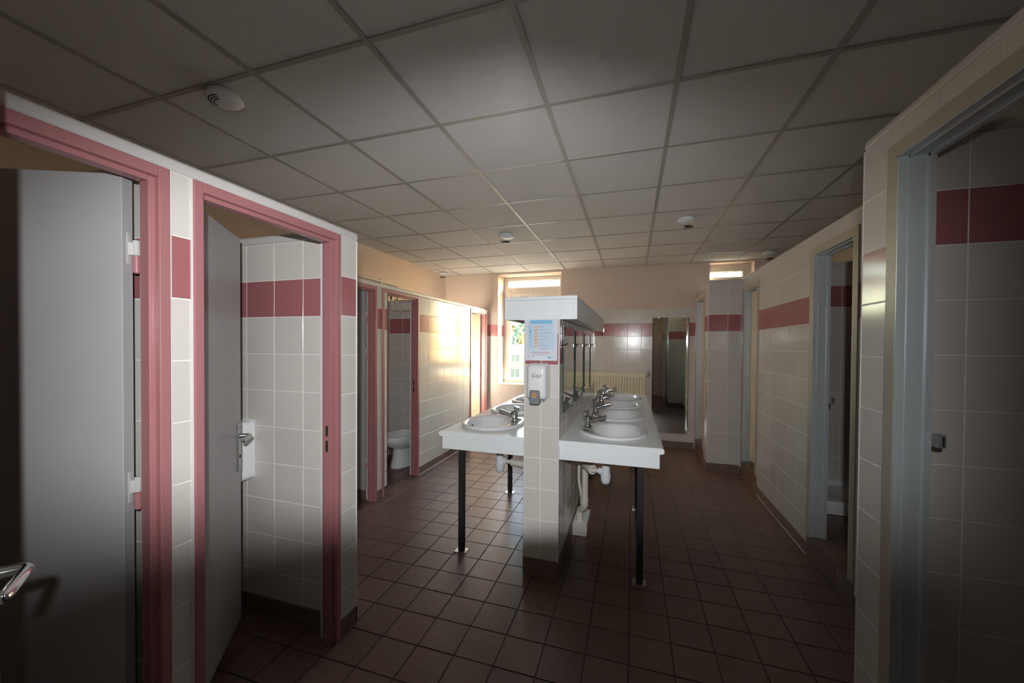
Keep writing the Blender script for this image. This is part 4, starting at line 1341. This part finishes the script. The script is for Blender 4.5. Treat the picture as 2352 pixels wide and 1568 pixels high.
fp = empty('flush_pipe', (-3.05, 4.38, 1.9), 'cream pipe bending along the rear wall high above the toilet', 'pipe')
MB().tube([(-3.06, 4.385, 2.27), (-3.06, 4.385, 2.02), (-3.055, 4.385, 1.985), (-3.04, 4.385, 1.955), (-3.01, 4.383, 1.945), (-2.6, 4.383, 1.94), (-2.45, 4.383, 1.94)], 0.019, 16).build('pipe', PVC, fp, smooth=True)
for xx in (-2.9, -2.6):
    MB().box(xx - 0.012, xx + 0.012, 4.36, 4.4105, 1.918, 1.966).build('pipe_clip', PVC, fp, bevel=0.003)

lp = empty('heating_pipes', (-3.08, 3.9, 2.3), 'pair of thin beige pipes along the painted wall above the cubicles, ending in a bend', 'pipe')
MB().tube([(-3.085, 2.0, 2.306), (-3.085, 4.40, 2.296), (-3.085, 4.50, 2.294), (-3.085, 4.545, 2.285), (-3.085, 4.555, 2.25), (-3.085, 4.555, 2.09)], 0.011, 12).build('pipe', PVC, lp, smooth=True)
MB().tube([(-3.088, 2.0, 2.272), (-3.088, 4.30, 2.262), (-3.088, 4.38, 2.258), (-3.088, 4.40, 2.23), (-3.088, 4.40, 2.09)], 0.011, 12).build('pipe', PVC, lp, smooth=True)
for yy in (3.2, 4.2):
    MB().box(-3.112, -3.075, yy - 0.01, yy + 0.01, 2.245, 2.322).build('pipe_clip', PVC, lp, bevel=0.002)

pd = empty('paper_dispenser', (-2.14, 1.54, 0.73), 'white toilet paper dispenser on the tiled wall behind the second door', 'dispenser')
mb_ = MB()
secs = []
for y2, gr in ((1.5975, 0.0), (1.50, 0.0), (1.485, 0.006), (1.479, 0.018)):
    secs.append([(u, y2, vv) for u, vv in rrect(-2.29 + gr, -2.003 - gr, 0.733 + gr, 1.058 - gr, 0.035)])
mb_.rings(secs)
mb_.build('cover', PLASTW, pd, smooth=True)
MB().box(-2.292, -2.001, 1.5965, 1.5995, 0.745, 1.066).build('back_plate', PLASTW, pd, bevel=0.001)
MB().box(-2.23, -2.02, 1.4775, 1.4793, 0.765, 0.815).build('paper_slot', PLASTG, pd)

def detector():
    t = empty('smoke_detector', (0, 0, 0), 'x', 'detector', 'ceiling detectors')
    MB().lathe([(0.070, 0), (0.070, -0.010), (0.064, -0.014)], (0, 0, 0), 36).build('mounting_base', PLASTW, t, smooth=True)
    cap = MB().lathe([(0.066, -0.0145), (0.078, -0.017), (0.079, -0.024), (0.070, -0.034), (0.048, -0.043), (0.022, -0.047), (0.004, -0.048)], (0, 0, 0), 36).build('cap', PLASTW, t, smooth=True)
    for r, zz in ((0.040, -0.0452), (0.051, -0.0418), (0.061, -0.0382)):
        k = 14
        a0, a1_ = math.radians(215), math.radians(325)
        g = MB()
        pts = [(math.cos(a0 + (a1_ - a0) * i / k), math.sin(a0 + (a1_ - a0) * i / k)) for i in range(k + 1)]
        g.rings([[(c * (r - 0.0022), s_ * (r - 0.0022), zz - 0.0012), (c * (r + 0.0022), s_ * (r + 0.0022), zz + 0.0002), (c * (r + 0.0022), s_ * (r + 0.0022), zz + 0.004), (c * (r - 0.0022), s_ * (r - 0.0022), zz + 0.004)] for c, s_ in pts])
        g.build('slot', DARKSLOT, cap)
    return t


dt = detector()
DL = [((-1.889, 1.357), 'white round smoke detector on the ceiling, above the first pink framed cubicles', -0.5), ((-1.311, 3.951), 'white round smoke detector on the ceiling, above the basins of the toilet side', 0.1),
      ((0.475, 3.927), 'white round smoke detector on the ceiling, above the aisle along the showers', 0.6), ((1.648, 5.617), 'white round smoke detector on the ceiling, beside the small right window', 0.3), ((-2.994, 5.712), 'white round smoke detector on the ceiling, in the corner of the painted walls', 0.3)]
for i, (q, lab, rz) in enumerate(DL):
    o = dt if i == 0 else copy_tree(dt)
    o.location = (q[0], q[1], CEIL)
    o.rotation_euler = (0, 0, rz)
    tag(o, lab, 'detector', 'ceiling detectors')

st = empty('shower_tray', (1.7, 3.95, 0.147), 'white ceramic shower tray inside the open shower cubicle', 'shower tray')
m = MB()


def rr3(x0, x1, y0, y1, r, z):
    return [(u, vv, z) for u, vv in rrect(x0, x1, y0, y1, r)]


m.rings([rr3(1.33, 2.08, 3.68, 4.308, 0.03, 0.147), rr3(1.33, 2.08, 3.68, 4.308, 0.03, 0.24), rr3(1.338, 2.072, 3.688, 4.304, 0.03, 0.25), rr3(1.36, 2.05, 3.72, 4.295, 0.04, 0.25), rr3(1.39, 2.02, 3.75, 4.28, 0.05, 0.205), rr3(1.66, 1.74, 3.98, 4.06, 0.03, 0.192)])
m.build('basin', CERAMIC, st, smooth=True)
MB().lathe([(0.03, 0), (0.03, 0.004), (0.01, 0.005)], (1.7, 4.02, 0.192), 20).build('drain', CHROME, st, smooth=True)
sh = empty('shower_rose', (1.53, 4.3, 2.0), 'small dark shower head on the wall inside the open shower cubicle', 'shower head')
MB().tube([(1.60, 4.309, 1.965), (1.60, 4.26, 1.975), (1.60, 4.235, 1.965)], 0.012, 12).build('arm', STEEL, sh, smooth=True)
MB().tube([(1.60, 4.24, 1.968), (1.60, 4.21, 1.935), (1.60, 4.203, 1.927)], [0.014, 0.034, 0.034], 18).build('head', PLASTG, sh, smooth=True)

# ================================================================== OUTSIDE
GZ = -6.0
g = MB().box(-80, 60, 9, 140, GZ - 0.3, GZ).build('ground', GRASS)
tag(g, 'paved yard outside the window below the building', 'ground', None, 'structure')


def at(px, py_z, dist):
    """A place outside seen through picture column px at a given distance; returns x, y."""
    az = math.atan((px - 1176) / 877.5) + YAW
    return math.sin(az) * dist, math.cos(az) * dist


bx_, by_ = at(1204, 0, 42)
bl = empty('building', (bx_, by_, GZ), 'white low building with rows of windows seen through the window', 'building')
MB().box(bx_ - 5, bx_ + 9, by_, by_ + 8, GZ, 1.30).build('wall', RENDERW, bl)
MB().box(bx_ - 5.3, bx_ + 9.3, by_ - 0.3, by_ + 8.3, 1.30, 1.55).build('roof', ROOFM, bl)
wm = None
for zz in (-2.15, -0.55):
    for k in range(9):
        x0 = bx_ - 4.6 + k * 1.5
        wnd = MB().box(x0, x0 + 1.15, by_ - 0.06, by_ + 0.02, zz, zz + 1.05).build('window', UPVC, bl)
        MB().box(x0 + 0.07, x0 + 0.54, by_ - 0.07, by_ - 0.055, zz + 0.08, zz + 0.97).build('pane', WINDARK, wnd)
        MB().box(x0 + 0.61, x0 + 1.08, by_ - 0.07, by_ - 0.055, zz + 0.08, zz + 0.97).build('pane', WINDARK, wnd)
rl = empty('railing', (bx_, by_ - 8, GZ), 'green railing with white posts outside the lower window pane', 'railing')
ry_ = by_ - 12
for k in range(8):
    MB().box(bx_ - 6 + k * 1.6, bx_ - 5.72 + k * 1.6, ry_, ry_ + 0.12, GZ, -1.35).build('post', RENDERW, rl)
MB().box(bx_ - 6, bx_ + 6, ry_ + 0.13, ry_ + 0.2, -2.2, -1.75).build('rail', RAILG, rl)
MB().box(bx_ - 6, bx_ + 6, ry_ + 0.13, ry_ + 0.2, -3.4, -2.5).build('rail', RAILG, rl)


def tree(x, y, h, r, m, lab, seed):
    rr = random.Random(seed)
    t = empty('tree', (x, y, GZ), lab, 'tree', 'trees behind the far building')
    MB().tube([(x, y, GZ), (x + 0.1, y, GZ + h * 0.5), (x, y, GZ + h * 0.85)], [0.25, 0.18, 0.06], 8).build('trunk', BARK, t)
    cr_ = MB()
    for k in range(260):
        f = rr.random() ** 0.8
        zz = GZ + h * (0.25 + 0.75 * f)
        rad = r * (1 - f) ** 0.6 * rr.uniform(0.4, 1.05) + 0.1
        a = rr.uniform(0, 2 * PI)
        c = Vector((x + rad * math.cos(a), y + rad * math.sin(a), zz))
        s_ = rr.uniform(0.28, 0.6)
        ax = Vector((rr.uniform(-1, 1), rr.uniform(-1, 1), rr.uniform(-1, 1))).normalized()
        bx2 = ax.orthogonal().normalized()
        c2 = ax.cross(bx2)
        cr_.add([c + ax * s_, c - ax * s_, c + bx2 * s_, c - bx2 * s_, c + c2 * s_ * 0.7, c - c2 * s_ * 0.7], [(0, 2, 4), (2, 1, 4), (1, 3, 4), (3, 0, 4), (2, 0, 5), (1, 2, 5), (3, 1, 5), (0, 3, 5)])
    cr_.build('crown', m, t)


for k, (px_, dist, h, r, mm_, lab) in enumerate(((1205, 57, 9.2, 2.0, TREE1, 'golden tree behind the white building, next to the poster'), (1170, 63, 9.8, 2.1, TREE2, 'green tree behind the white building, first from the window frame'),
                                           (1190, 69, 10.4, 2.2, TREE2, 'dark green tree behind the white building, in the middle of the casement'), (1178, 75, 11.4, 2.3, TREE1, 'golden tree behind the white building, near the window frame'),
                                           (1199, 81, 12.0, 2.4, TREE2, 'tall green tree behind the white building'), (1216, 87, 12.4, 2.5, TREE2, 'green tree behind the white building, hidden by the poster'))):
    tx, ty = at(px_, 0, dist)
    tree(tx, ty, h, r, mm_, lab, 11 + k)
